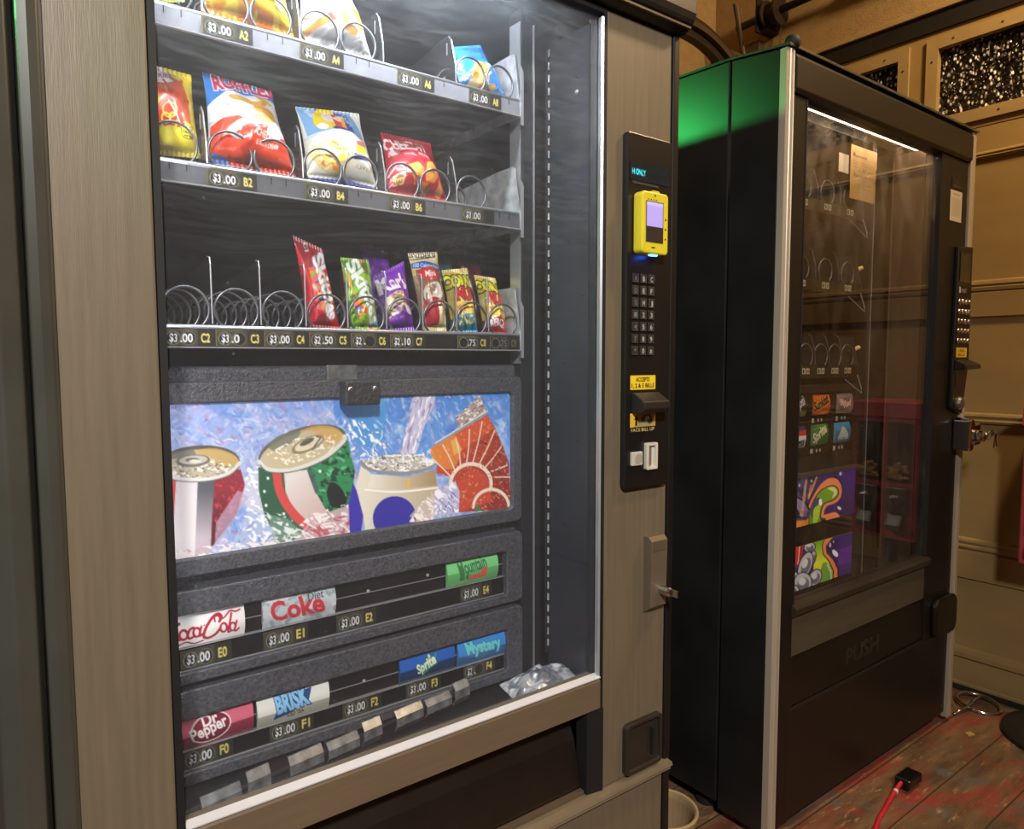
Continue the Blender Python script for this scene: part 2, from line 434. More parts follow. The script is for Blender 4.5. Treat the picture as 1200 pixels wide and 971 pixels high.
def smear_side(nt):
    L = nt.links
    tc = nd(nt, 'ShaderNodeTexCoord')
    mp = nd(nt, 'ShaderNodeMapping'); mp.inputs['Rotation'].default_value = (0, -.5, 0); mp.inputs['Scale'].default_value = (7, 1, 2.4)
    L.new(tc.outputs['Object'], mp.inputs[0])
    st = nd(nt, 'ShaderNodeTexNoise'); st.inputs['Scale'].default_value = 2.2; st.inputs['Detail'].default_value = 6; st.inputs['Distortion'].default_value = 1.2
    L.new(mp.outputs[0], st.inputs['Vector'])
    r1 = nd(nt, 'ShaderNodeMapRange'); r1.inputs[1].default_value = .42; r1.inputs[2].default_value = .75; r1.inputs[3].default_value = .012; r1.inputs[4].default_value = .30
    L.new(st.outputs['Fac'], r1.inputs[0])
    sp = nd(nt, 'ShaderNodeSeparateXYZ'); L.new(tc.outputs['Object'], sp.inputs[0])
    rz = nd(nt, 'ShaderNodeMapRange', interpolation_type='SMOOTHSTEP'); rz.inputs[1].default_value = .75; rz.inputs[2].default_value = 1.15; rz.inputs[3].default_value = .12; rz.inputs[4].default_value = 1.0
    L.new(sp.outputs['Z'], rz.inputs[0])
    a = nd(nt, 'ShaderNodeMath', operation='MULTIPLY'); L.new(r1.outputs[0], a.inputs[0]); L.new(rz.outputs[0], a.inputs[1])
    return a.outputs[0]
TAN = mat('tan_brushed_laminate', '#675d4a', .42, var=.10, scale=9, stretch=(14, 14, .6), bump=.12, bscale=60)
BLK = mat('black_painted_steel', '#141412', .38, var=.25, scale=5)
BLKG = mat('black_gloss_trim', '#3d3e37', .3, var=.2, scale=6, coat=.3)
BLKM = mat('black_matte', '#0b0b0b', .7)
LEATH = mat('black_textured_plastic', '#46474d', .42, var=.55, scale=240, bump=.9, bscale=420)
INN = mat('dark_grey_cabinet_lining', '#2c2e30', .38, var=.25, scale=4, stretch=(1, 1, .5))
SHELF = mat('grey_tray_metal', '#8a8c94', .42, .1, var=.12, scale=12, stretch=(3, 1, 1))
SHELFD = mat('dark_tray_metal', '#26272a', .4, .2, var=.2)
LIGHTM = mat('bare_edge_metal', '#b9bcc0', .3, .6, var=.08)
GALV = mat('galvanised_plate', '#a6a8aa', .5, .1, var=.35, scale=45, bump=.2, bscale=300)
CHROME = mat('coil_wire', '#707276', .3, .7, var=.06)
CHR = mat('polished_chrome', '#d0d0d0', .14, 1.0, var=.03)
ALU = mat('aluminium_trim', '#b3aa95', .36, .35, var=.05, stretch=(6, 6, .4))
SMOKE = clear('smoky_acrylic', (.92, .92, .93), .8, body=.045, bodycol='#6a6a6c', rough=.1)
SMOKE2 = clear('dense_smoky_acrylic', (.84, .84, .85), .9, body=.10, bodycol='#77787a', rough=.1)
PANE1 = clear('dirty_front_glass', (.97, .98, .98), .8, smear_front, bodycol='#d8e2ea')
PANE2 = clear('streaked_front_glass', (.95, .95, .94), 1.5, smear_side, bodycol='#cfc2b0')
for n, r, c, g in (('bag_film', .3, .25, 0), ('card_print', .5, 0, 0), ('gloss_sleeve', .2, .5, 0), ('price_wheel', .45, 0, 0), ('poster_print', .32, .1, 0)): printed(n, r, c, g)
BACKLIT = printed('lit_sign_print', .4, 0, .34)
POSTERLIT = printed('lit_display_print', .32, .1, .17)

# ------------------------------------------------------------------ the snack machine
M1 = thing('snack_vending_machine', 'tan and black glass-front snack and drink vending machine with a bright interior, nearest the camera', 'vending machine', (.56, .45, 0))
g = MB()
g.box(.03, .09, .14, .88, .03, 1.79).box(.90, 1.06, .14, .88, .03, 1.79).box(.09, .90, .84, .88, .03, 1.79).box(.09, .90, .14, .84, .03, .47).box(.09, .90, .14, .84, 1.745, 1.79)
obj('cabinet', g, BLK, M1)
g = MB(); g.box(.0905, .0925, .14, .838, .471, 1.744).box(.893, .8995, .14, .838, .471, 1.744).box(.0926, .8929, .836, .8395, .471, 1.744).box(.0926, .8929, .14, .836, .471, .474)
obj('lining', g, INN, M1)
for x in (.1, .98):
    for y in (.2, .8): obj('foot', MB().lathe([(.02, 0), (.025, .004), (.025, .012), (.012, .015), (.012, .03)], (x, y, 0), sides=16), BLKM, M1, smooth=False)
# door
obj('door_stile', MB().box(.072, .1705, 0, .045, .05, 1.716), TAN, M1, bevel=.003)
obj('door_stile', MB().box(.880, 1.0455, 0, .045, .345, 1.716), TAN, M1, bevel=.003)
g = MB(); g.prism([(.072, 0), (.068, -.010), (.058, -.013), (.048, -.010), (.047, .045), (.072, .045)], 'z', .05, 1.716)
obj('edge_trim', g, BLKG, M1, bevel=.002)
g = MB(); g.prism([(.046, .002), (.040, -.012), (.022, -.018), (.004, -.012), (-.004, .004), (-.006, .045), (.046, .045)], 'z', .05, 1.716)
obj('edge_trim', g, BLKG, M1, bevel=.002)
obj('edge_trim', MB().prism([(1.0465, 0), (1.0475, -.004), (1.062, -.004), (1.066, .006), (1.067, .12), (1.0465, .12)], 'z', .03, 1.716), BLK, M1, bevel=.002)
obj('door_side', MB().box(-.006, .003, .046, .139, .03, 1.716), BLK, M1)
# header with two mouldings
g = MB(); g.prism([(-.034, 1.735), (-.038, 1.745), (-.038, 1.79), (.139, 1.79), (.139, 1.750), (.036, 1.750), (.036, 1.718), (-.010, 1.718), (-.022, 1.722), (-.022, 1.727), (-.030, 1.729)], 'x', -.006, 1.067)
obj('header', g, mat('black_brown_header', '#1f1d1a', .45), M1, bevel=.0015)
obj('header_lamp_strip', MB().box(-.004, 1.064, -.0275, -.0225, 1.7225, 1.7265), mat('brown_moulding', '#4a4032', .35), M1)
# black inner border of the opening, silver reveal, pane
g = MB(); g.box(.1712, .1795, .0, .0135, .556, 1.716).box(.8715, .8795, -.002, .03, .50, 1.716).box(.1797, .8712, -.002, .03, 1.706, 1.716)
pieces('opening_border', g, BLKM, M1)
obj('silver_reveal', MB().prism([(.8682, .0005), (.8712, -.002), (.8712, .012), (.8682, .0075)], 'z', .5585, 1.7), LIGHTM, M1)
obj('glass_pane', MB().box(.1798, .8678, .0098, .0140, .559, 1.7055), PANE1, M1)
g = MB(); g.prism([(-.004, .502), (-.004, .552), (0, .5572), (.03, .5572), (.03, .502)], 'x', .1712, .8712)
obj('bottom_rail', g, mat('tan_rail', '#6d5f4a', .36, .15, var=.06, stretch=(.6, 8, 8)), M1)
obj('rail_lip', MB().prism([(-.0045, .5577), (-.0045, .5595), (.0095, .5630), (.0095, .5577)], 'x', .1798, .8712), mat('bright_lip', '#c4c5c6', .4, 0, var=.03), M1)
# delivery recess and its flap
g = MB(); g.box(.1755, .879, .10, .135, .345, .5).box(.1755, .879, .03, .10, .495, .5015)
g.prism([(.845, .002), (.8795, -.004), (.8795, .03), (.845, .03)], 'z', .345, .5)
pieces('delivery_recess', g, BLKM, M1)
g = MB(); g.prism([(.018, .352), (.012, .36), (.03, .44), (.055, .492), (.075, .492), (.075, .352)], 'x', .18, .842)
DD = obj('delivery_flap', g, mat('dark_brown_flap', '#1d1712', .33, var=.15), M1, bevel=.004)
obj('flap_lip', MB().box(.18, .842, .006, .016, .347, .353), mat('flap_edge_highlight', '#5a4c3a', .4), DD)  # lighter strip painted as the highlight along the flap's lower edge
g = MB(); g.prism([(-.004, .325), (-.013, .3275), (-.010, .3305), (-.012, .333), (-.018, .336), (-.016, .342), (-.002, .3445), (.03, .3445), (.03, .325)], 'x', .072, 1.0555)
obj('ledge_moulding', g, mat('tan_moulding', '#7d705a', .34, .2, var=.06), M1)
obj('lower_panel', MB().box(.1708, 1.0455, .001, .045, .05, .3245), TAN, M1, bevel=.002)
# liner of the door opening on the right: wall with holes, long hinge
g = MB(); g.box(.8685, .874, .031, .139, .474, 1.70)
obj('door_liner', g, mat('dark_blue_grey_liner', '#33383f', .3, .25, var=.35, scale=5), M1)
H = MB()
for y, z in ((.045, 1.24), (.082, 1.34), (.075, 1.53), (.05, 1.39), (.095, 1.12), (.06, 1.62), (.088, 1.45), (.056, .98), (.09, .82)): H.lathe([(.0022, -.0006), (.0022, .0)], (.8683, y, z), 'x', 10)
pieces('liner_hole', H, BLKM, M1)
obj('liner_rivet', MB().lathe([(.001, -.0024), (.004, -.0016), (.0045, 0)], (.8684, .062, 1.595), 'x', 14), LIGHTM, M1, smooth=True)
H = MB(); k = 0; z = .575
while z < 1.68:
    H.tube([(.864, .1335, z), (.864, .1335, z+.0125)], .0019, 8); z += .0225
obj('piano_hinge', H, GALV, M1)
obj('hinge_leaf', MB().box(.8590, .8684, .1365, .1385, .56, 1.69), SHELFD, M1)
# the mullion beside the trays with two bare edges
g = MB(); g.box(.796, .8225, .128, .165, .474, 1.744)
PO = obj('mullion', g, mat('grey_mullion', '#2a2c30', .32, .3, var=.2), M1, bevel=.002)
obj('mullion_edge', MB().box(.8226, .8245, .126, .160, .53, 1.72), LIGHTM, PO)
obj('mullion_edge', MB().box(.7945, .7958, .130, .160, 1.12, 1.72), LIGHTM, PO)
g = MB()
for z in (1.46, 1.43, 1.40, 1.255, 1.225, 1.195, 1.60): g.box(.8035, .8075, .1268, .1279, z, z+.018)
pieces('mullion_slot', g, BLKM, PO)
# lamp along the left side of the opening (hidden behind the stile from here)
L_ = obj('lamp_holder', MB().box(.0935, .0985, .022, .050, .62, 1.70), mat('white_enamel', '#d9d9d4', .4), M1)
obj('lamp_tube', MB().tube([(.113, .0585, .66), (.113, .0585, 1.69)], .0125, 12), emit('cool_white_tube', '#eef4ff', 13), L_, smooth=True)
L_ = obj('lamp_holder', MB().box(.19, .73, .050, .078, 1.7440, 1.7495), MATS['white_enamel'], M1)
obj('lamp_tube', MB().tube([(.20, .064, 1.7305), (.71, .064, 1.7305)], .0125, 12), emit('cool_white_header_tube', '#eef4ff', 92), L_, smooth=True)

# trays ------------------------------------------------------------
def wheel_tag(text, x0, x1, z0, z1, y, parent, dollars='$3', cents='.00', dim=1.0, gold='#6b6136'):
    a = Art(64, 22, '#24241f', [(0, 0), (66, 0), (66, 22), (0, 22)])
    a.fill([(0, 0), (44, 0), (44, 22), (0, 22)], '#3c3928' if dim > .8 else '#1c1a14')
    a.fill([(0, 0), (2.2, 0), (2.2, 22), (0, 22)], gold)
    a.fill([(2.2, 0), (40, 0), (40, 3), (2.2, 3)], gold, al=.5)
    if dollars is not None:
        a.ell(13, 12, 9, 8.6, '#8d8d80'); a.ell(13, 12, 8, 7.6, '#0c0c0c')
    a.ell(32, 12, 9.5, 8.8, '#77776a'); a.ell(32, 12, 8.6, 8, '#151513')
    w = tuple(int(240*dim) for _ in range(3)); yl = (int(232*dim), int(214*dim), int(110*dim))
    if dollars: a.text(dollars, (8.5, 16.4), (17.5, 17), 10.5, w, .025)
    if cents == '. ': a.ell(23.5, 16, 1.2, 1.2, w)
    elif cents: a.text(cents, (22, 17), (22+5*len(cents), 17), 11, w, .02)
    if text: a.text(text, (48, 17), (59, 17), 11.5, yl, .028)
    return card('price_tag', a, x0, x1, z0, z1, y, MATS['price_wheel'], parent, .001)
def ring_coil(cx, z0, r, y0, turns, pitch, chir=1, wire=.0019):
    """nearly flat rings that step back along the bottom, one tail at the front"""
    pts = []; n = 30
    for i in range(int(turns*n)+1):
        a = i/n; fr = a % 1.0
        s = min(1, max(0, (fr-.80)/.20)); s = s*s*(3-2*s)
        th = -PI/2 + chir*2*PI*(fr+.10)
        pts.append((cx+r*math.cos(th), y0+pitch*(math.floor(a)+s*.95+fr*.05), z0+r+r*math.sin(th)))
    return pts
def divider_poly(z0, h, y0=.126, back=.60):
    return [(y0, z0), (y0+.002, z0+h*.45), (y0+.014, z0+h*.93), (y0+.02, z0+h), (y0+.05, z0+h), (y0+.09, z0+h*.94), (back, z0+h*.7), (back, z0)]
def tray(ztop, zbot, bounds, paired, tags, lipmat, tagw, skip=()):
    x0, x1 = .100, .7865
    g = MB(); zf = ztop-.007
    g.box(x0, x1, .1265, .62, zf-.003, zf).box(x0, x1, .6, .62, zf, zf+.05)
    T = obj('tray', g, SHELFD, M1)
    g = MB(); g.prism([(.1202, zbot+.001), (.1218, ztop-.002), (.1268, ztop-.002), (.1258, zbot+.001)], 'x', x0, x1)
    obj('front_lip', g, lipmat, T)
    obj('lip_bead', MB().tube([(x0, .1242, ztop), (x1, .1242, ztop)], .0034, 8), LIGHTM, T, smooth=True)
    obj('lip_edge', MB().box(x0, x1, .1186, .1240, zbot-.0012, zbot+.0008), LIGHTM, T)
    for b in bounds[1:-1]:
        h = .098 if not paired else .086
        obj('divider', MB().prism(divider_poly(zf+.0005, h+.006) if paired else [(.126, zf+.0005), (.129, zf+.1), (.134, zf+h+.006), (.20, zf+h-.004), (.60, zf+.06), (.60, zf+.0005)], 'x', b-.0007, b+.0007), SMOKE2 if paired else SMOKE, T)
        obj('divider_edge', MB().tube([(b, .1258, zf+.012), (b, .1272, zf+h*.46), (b, .139, zf+h*.95), (b, .147, zf+h+.005)] if paired else [(b, .1258, zf+.012), (b, .1282, zf+h*.95), (b, .131, zf+h+.004), (b, .142, zf+h+.006)], .0011, 6), LIGHTM, T)
        if paired: pieces('divider_slot', MB().box(b-.0011, b-.0008, .150, .154, zf+.062, zf+.082).box(b-.0011, b-.0008, .158, .168, zf+.022, zf+.03), LIGHTM, T)
    obj('end_plate', MB().prism([(.1215, zbot-.002), (.1215, ztop+.002), (.136, ztop+.082), (.142, ztop+.086), (.19, ztop+.086), (.60, ztop+.055), (.60, zbot-.002)], 'x', .7867, .7885), GALV, T)
    obj('end_flange', MB().prism([(.7886, zbot-.014), (.7946, zbot-.014), (.7946, ztop+.05), (.7886, ztop+.06)], 'y', .1195, .1222), LIGHTM, T)
    for i in range(len(bounds)-1):
        b = bounds[i]
        cs = ((b+.032, 1), (b+.0925, -1)) if paired else ((b+.0335, 1),)
        for cx, ch in cs:
            if cx < .12 or (skip and (i, ch) in skip): continue
            obj('spiral_coil', MB().tube(ring_coil(cx, zf+.0025, .0292 if not paired else .0285, .1290, 5.6 if paired else 7.2, .062 if paired else .052, ch), .0019, 6), CHROME, T, smooth=True)
    n = MB()
    if paired:
        for b in bounds[:-1]:
            for dx in (.083, .104): n.box(b+dx, b+dx+.0012, .1195, .1202, ztop-.012, ztop-.003)
        pieces('lip_notch', n, BLKM, T)
    for t in tags:
        wheel_tag(t[0], t[1], t[1]+tagw, zbot+.0018, ztop-.0032, .1184, T, *t[2:])
    return T
BA = [.130, .262, .394, .526, .658, .7865]
BC = [.131+.0656*i for i in range(10)]+[.7865]
tray(1.580, 1.553, BA, True, [('A0', .127), ('A2', .259), ('A4', .391), ('A6', .546), ('A8', .679)], SHELF, .066, ((3, 1), (3, -1)))
tray(1.385, 1.358, BA, True, [('B0', .127), ('B2', .259), ('B4', .394), ('B6', .527), ('', .663, '$3', '.00', .9)], mat('charcoal_lip', '#5a5c62', .42, .1), .066, ((4, -1),))
tray(1.171, 1.144, BC, False, [('C1', .133), ('C2', .198, '$3', '.00'), ('C3', .2635, '$3', '.0'), ('C4', .329, '$3', '.00'), ('C5', .3945, '$2', '.50'), ('C6', .460, '$2', '. '), ('C7', .526, '$2', '.10'), ('C8', .652, '', '.75', .85), ('C9', .7185, '', '.75', .45)], mat('black_lip', '#17181a', .4, .2), .0645)

# drink section ------------------------------------------------------
g = MB(); g.prism(rrect(.1, .8195, .497, 1.118, .012), 'y', .150, .17)
DP = obj('drink_panel', g, LEATH, M1, bevel=.009, seg=4)
g = MB(); n = 5
out = rrect(.1, .7945, .832, 1.097, .008); inn = rrect(.19, .7735, .8560, 1.0685, .010)
v = [(x, .125, z) for x, z in out]+[(x, .125, z) for x, z in inn]+[(x, .1515, z) for x, z in out]+[(x, .134, z) for x, z in inn]
N = len(out); f = []
for i in range(N):
    j = (i+1) % N; f += [(i, j, N+j, N+i), (2*N+i, 2*N+j, j, i), (N+i, N+j, 3*N+j, 3*N+i)]
f.append(tuple(range(3*N, 4*N)))
g.add(v, f); PF = obj('display_frame', g, LEATH, M1, bevel=.008, seg=4)
g = MB(); g.box(.432, .482, .1446, .1502, 1.094, 1.119)
LT = obj('latch_strap', g, mat('worn_silver_foil', '#7d7f7c', .35, .5, var=.4, scale=60, bump=.5, bscale=150), M1, bevel=.0015)
LB = obj('latch_block', MB().prism(rrect(.441, .4985, 1.058, 1.0955, .004), 'y', .098, .1249), mat('black_rubber_block', '#26272a', .55, var=.5, scale=160, bump=1.0, bscale=260), M1, bevel=.003)
for x in (.4485, .4885):
    obj('screw', MB().lathe([(.0004, -.0022), (.0034, -.0018), (.0044, -.0002), (.0044, 0)], (x, .0978, 1.083), 'y', 16), CHR, LB, smooth=True)

# the splash poster with four cans
q = [(197, 474), (602, 463), (603, 598), (205, 652)]
a = Art(420, 160, '#8fa6d8', q)
a.fill([(190, 460), (620, 455), (620, 560), (190, 570)], '#7f9fde', '#aab6da', ((300, 470), (300, 560)))
a.fill([(395, 455), (620, 455), (620, 560), (400, 560)], '#4f86d0', '#6f9be0', ((420, 470), (420, 560)))
for i, (c, t, sc, an, st) in enumerate((('#c9c3dc', .50, 9, 35, 2.5), ('#5f86d2', .60, 7, -30, 2.2), ('#eef0f6', .62, 4.5, 50, 3), ('#c79ab6', .64, 8, 20, 2), ('#b4506e', .70, 7, 30, 1.6), ('#f7f7fa', .66, 2.6, -45, 3.5), ('#4468bb', .68, 3, 60, 2.5))):
    a.speck(c, sc, t-.05, .28, 20+i*3, st, an, poly=[(190, 455), (425, 455), (425, 660), (190, 660)], warp=2.2, al=.46)
for i, (c, t, sc, an, st) in enumerate((('#e8eef8', .58, 6, 70, 2.2), ('#3d68c4', .62, 6, -40, 2), ('#ffffff', .64, 2.6, 60, 3), ('#c4b7d6', .64, 6, 80, 2.5))):
    a.speck(c, sc, t-.05, .28, 60+i*3, st, an, poly=[(443, 455), (620, 455), (620, 660), (430, 660)], warp=2.4, al=.46)
a.fill([(418, 468), (452, 466), (456, 500), (448, 525), (424, 520), (414, 500)], '#4a93d2', al=.75, smooth=6)
a.speck('#f2f4f8', 2.4, .62, .08, 90, 2.5, 60, poly=[(404, 490), (450, 500), (470, 545), (405, 545)], warp=2)
a.fill([(489, 466), (514, 466), (500, 505), (492, 530), (474, 534), (482, 500)], '#cfc6dc', al=.85, smooth=5)
a.speck('#f6f4f8', 2.2, .56, .1, 95, 5, 105, poly=[(489, 466), (514, 466), (500, 505), (492, 532), (472, 536)])
a.speck('#9a86b4', 2.2, .66, .1, 97, 5, 105, poly=[(489, 466), (514, 466), (500, 505), (492, 532), (472, 536)])
rr = random.Random(5)
for i in range(150):                                   # glints and edges of the ice and the spray
    x, y = (rr.uniform(200, 600), rr.uniform(468, 535)) if i < 110 else (rr.uniform(205, 440), rr.uniform(535, 640))
    an = rr.uniform(0, 6.28); l_ = rr.uniform(3, 11); bend = rr.uniform(-3, 3)
    a.line([(x, y), (x+l_*.5*math.cos(an)-bend*math.sin(an), y+l_*.5*math.sin(an)+bend*math.cos(an)), (x+l_*math.cos(an), y+l_*math.sin(an))], rr.uniform(.5, 1.3), rr.choice(['#ffffff', '#f4eef6', '#d9cfe6', '#8f86b8', '#b98aa0', '#5a76bc']), 4, al=.75)
# crushed ice between the cans
a.fill([(270, 656), (300, 596), (318, 572), (330, 660)], '#a9b6d6', smooth=0); a.speck('#e9eef6', 3.5, .52, .1, 101, 2, 40, poly=[(270, 656), (300, 590), (318, 565), (332, 660)], warp=2)
a.speck('#7f93c6', 3.2, .62, .1, 103, 2, -40, poly=[(270, 656), (300, 590), (318, 565), (332, 660)], warp=2)
a.fill([(282, 575), (296, 560), (318, 545), (316, 600), (300, 592)], '#c6c6dc'); a.speck('#f4f4fa', 3, .55, .1, 104, 2, 30, poly=[(282, 575), (300, 545), (316, 545), (316, 600)])
# red can
a.fill([(196, 556), (288, 548), (288, 560), (276, 600), (258, 640), (250, 656), (196, 662)], '#6d2430')
a.fill([(196, 558), (219, 560), (214, 660), (196, 662)], '#cf5048', '#b23c3a', ((200, 560), (200, 650)))
a.fill([(219, 560), (243, 562), (240, 650), (213, 658)], '#d9cdd0', '#e6dedd', ((219, 560), (243, 640)))
a.fill([(243, 561), (262, 560), (259, 606), (258, 645), (240, 650)], '#57595f', '#b9acb2', ((246, 570), (250, 625)))
a.fill([(262, 559), (291, 548), (296, 566), (287, 600), (258, 638)], '#8d2f3a', '#4f1f28', ((270, 570), (262, 625)))
a.speck('#b8434a', 3, .62, .08, 110, 1.2, 20, poly=[(262, 559), (291, 548), (296, 566), (287, 600), (262, 632)])
a.fill([(264, 608), (288, 572), (300, 580), (287, 600), (262, 640)], '#b9a4b8', al=.7)
a.ell(245, 540, 45, 19.5, '#55534f', ang=-2); a.ell(246, 542, 43, 17, '#b7ab93', ang=-2)
a.fill([(238, 527), (262, 524), (284, 532), (288, 542), (270, 545), (252, 533)], '#c2a05e', al=.8, smooth=5)
a.fill([(203, 530), (238, 524), (242, 533), (212, 536)], '#6f6b66', al=.8)
a.speck('#efe9dc', 2.4, .56, .06, 115, 1.4, 0, poly=[(204, 540), (250, 532), (286, 545), (270, 556), (215, 558)])
a.speck('#4f4a44', 1.8, .68, .06, 117, 1.2, 0, poly=[(204, 540), (250, 532), (286, 545), (270, 556), (215, 558)])
a.ell(238, 538, 19, 7, '#6b655c', ang=-3); a.ell(238, 537, 16, 5, '#bdb5a6', ang=-3); a.ell(237, 537, 8, 2.6, '#6d675f'); a.ell(240, 538.5, 7, 1.8, '#d9d4c8')
a.line([(203, 551), (222, 558), (252, 559), (277, 553), (290, 541)], 4.2, '#d6d4cf', 6); a.line([(203, 554), (222, 560.5), (252, 561.5), (277, 555.5), (290, 545)], 1.2, '#6b6660', 6)
# green can
a.fill([(311, 546), (340, 552), (412, 516), (420, 552), (418, 584), (402, 606), (380, 622), (336, 634), (318, 600), (312, 575)], '#2f5a41', smooth=0)
a.fill([(365, 548), (413, 518), (421, 552), (418, 584), (398, 604), (372, 575)], '#2e8552')
a.speck('#1c3d2c', 5, .55, .1, 120, 1.4, 30, poly=[(365, 548), (413, 518), (421, 552), (418, 584), (398, 604), (372, 575)])
a.speck('#63b883', 4, .66, .08, 122, 1.4, 30, poly=[(365, 548), (413, 518), (421, 552), (418, 584), (398, 604)])
a.fill([(393, 565), (404, 570), (412, 588), (398, 594), (389, 580)], '#15201c', smooth=4)
a.fill([(340, 553), (366, 550), (374, 572), (388, 596), (396, 620), (372, 620), (352, 598), (342, 575)], '#ded6d0', '#c9a9a4', ((345, 560), (385, 615)))
a.fill([(366, 550), (372, 549), (380, 575), (376, 578)], '#4d5660', al=.8)
a.line([(332, 553), (335, 572), (345, 592), (361, 610), (380, 624)], 9.5, '#cf4a46', 8)
a.fill([(350, 634), (372, 606), (400, 596), (424, 588), (426, 632)], '#c9aab0', al=.9); a.speck('#f0e6e6', 3, .54, .1, 125, 1.8, 20, poly=[(330, 640), (372, 600), (426, 586), (428, 632)], warp=2)
a.speck('#b65a62', 4, .62, .1, 126, 1.8, 20, poly=[(350, 640), (372, 610), (426, 600), (428, 632)], warp=2)
a.fill([(322, 600), (345, 606), (362, 622), (330, 636)], '#7f9a8c', al=.7); a.speck('#dfe9e2', 2.6, .56, .1, 127, 1.8, 20, poly=[(316, 596), (345, 602), (366, 624), (330, 640)], warp=2)
a.ell(361, 525, 52, 23, '#5d5f58', ang=-17); a.ell(361, 527, 50, 20, '#c3b493', ang=-17)
a.fill([(352, 508), (375, 500), (398, 502), (406, 512), (392, 522), (372, 506)], '#cfa35a', al=.85, smooth=5)
a.fill([(322, 522), (335, 510), (358, 506), (352, 516), (332, 528)], '#6f7366', al=.8, smooth=4)
a.speck('#f0e8d2', 2.4, .55, .06, 130, 1.4, -20, poly=[(320, 532), (352, 514), (400, 510), (396, 528), (345, 545)])
a.ell(367, 521, 20, 8, '#8d8262', ang=-24); a.ell(368, 520, 17, 6, '#ded2b2', ang=-24); a.ell(366, 518, 9, 3, '#5f5a4c', ang=-26); a.line([(372, 527), (382, 513), (377, 512)], 1.8, '#5f5a4c')
a.line([(312, 540), (322, 549), (350, 549.5), (384, 537), (407, 519), (409, 512)], 4.5, '#d9d8cf', 6); a.line([(313, 544), (323, 552), (350, 552), (386, 540), (409, 521)], 1.2, '#5c6058', 6)
for x, y in ((322, 559), (381, 552), (318, 574), (340, 600), (344, 612), (372, 606), (320, 590)): a.ell(x, y, 1.5, 1.8, '#f2f4f2')
# silver can with blue ball
a.fill([(419, 566), (428, 585), (431, 604), (428, 626), (416, 630), (414, 590)], '#3a32a6')
a.fill([(428, 545), (440, 556), (480, 560), (514, 552), (517, 574), (516, 600), (510, 614), (434, 626), (431, 604), (422, 570)], '#e0dacb', '#b8a68a', ((432, 580), (520, 580)))
a.fill([(440, 556), (480, 560), (514, 552), (516, 570), (478, 574), (436, 572)], '#e6e0d0', '#a38a66', ((440, 560), (516, 560)))
a.line([(433, 574), (470, 577), (517, 573)], 2.2, '#f3efe4', 5); a.line([(483, 563), (483, 573)], 3.2, '#e6b64a')
a.fill([(430, 622), (446, 604), (440, 628)], '#cfd6c4', al=.6)
a.ell(467, 607, 25, 25, '#35309c'); a.fill([(440, 622), (500, 606), (506, 640), (440, 640)], '#35309c', al=.0)
a.ell(471, 545, 43, 11.5, '#8f9091'); a.ell(471, 544, 41, 9.5, '#b9b3aa')
a.speck('#f4f1ea', 2.2, .52, .06, 140, 1.8, 0, poly=[(430, 545), (450, 534), (500, 534), (512, 546), (480, 554), (440, 552)], warp=1.5)
a.speck('#66605a', 2, .66, .06, 142, 1.6, 0, poly=[(430, 545), (450, 536), (500, 536), (512, 546), (480, 554), (440, 552)])
a.line([(428, 541), (440, 551), (474, 556.5), (506, 551), (515, 544)], 2.6, '#8b8d90', 6)
a.speck('#eceef6', 2.4, .54, .1, 144, 2, 60, poly=[(424, 530), (460, 536), (520, 526), (516, 545), (430, 542)], warp=2)
# orange can
o8 = [(509, 527), (575, 489), (585, 506), (593, 524), (601, 547), (604, 600), (540, 602), (542, 574), (530, 560), (515, 556), (517, 543)]
a.fill(o8, '#c2492c', '#8f2f28', ((530, 520), (602, 560)))
a.fill([(509, 527), (536, 512), (545, 530), (534, 552), (516, 545)], '#dd8a38', al=.8, smooth=3); a.fill([(532, 519), (540, 515), (546, 529), (536, 536)], '#e2b35e', al=.8)
a.fill([(536, 512), (575, 490), (583, 505), (560, 520), (546, 530)], '#d4582f', al=.8)
a.fill([(541, 566), (556, 550), (575, 560), (582, 590), (541, 602)], '#c64a30', al=.9)
for i, th in enumerate((160, 140, 120, 103, 86, 68, 50, 34, 20)):
    x, y = 556+24*math.cos(math.radians(th)), 570-24*math.sin(math.radians(th))
    x2, y2 = [(511, 540), (523, 523.5), (538, 515), (554, 506), (569, 497), (584, 507), (592, 526), (599, 548), (602, 562)][i]
    a.line([(x, y), ((x+x2)/2+1.0, (y+y2)/2), (x2, y2)], 1.5, '#ead9c4', 4)
a.arc(556, 570, 24, -12, 178, 4.2, '#e9dccb'); a.arc(580, 597, 21, 5, 178, 3.6, '#e9dccb')
a.fill([(561, 602), (564, 592), (569, 601)], '#3d7d45')
a.speck('#e8a070', 2.0, .70, .05, 150, 1.0, 0, poly=o8, al=.9); a.speck('#5f1f1c', 2.0, .70, .05, 152, 1.0, 0, poly=[(560, 520), (590, 512), (602, 547), (602, 580), (572, 560)], al=.9)
a.fill([(538, 492), (566, 466), (570, 474), (573, 486), (541, 504)], '#a8968e'); a.speck('#efe6e0', 2, .55, .08, 155, 2, -35, poly=[(538, 492), (566, 466), (573, 486), (541, 504)]); a.speck('#6b5a58', 2, .62, .08, 157, 2, -35, poly=[(538, 492), (566, 466), (573, 486), (541, 504)])
a.line([(514, 523), (575, 486)], 3.8, '#8f9296'); a.line([(514, 521.4), (575, 484.6)], 1.2, '#e6e6e8')
a.fill([(518, 574), (538, 566), (543, 578), (542, 602), (508, 608)], '#b9b4d2'); a.speck('#f2f2fa', 2.5, .54, .1, 160, 2, 60, poly=[(505, 580), (538, 566), (543, 578), (542, 602), (505, 610)], warp=2); a.speck('#6a78b8', 2.5, .62, .1, 162, 2, 60, poly=[(520, 574), (538, 566), (543, 602), (518, 606)], warp=2)
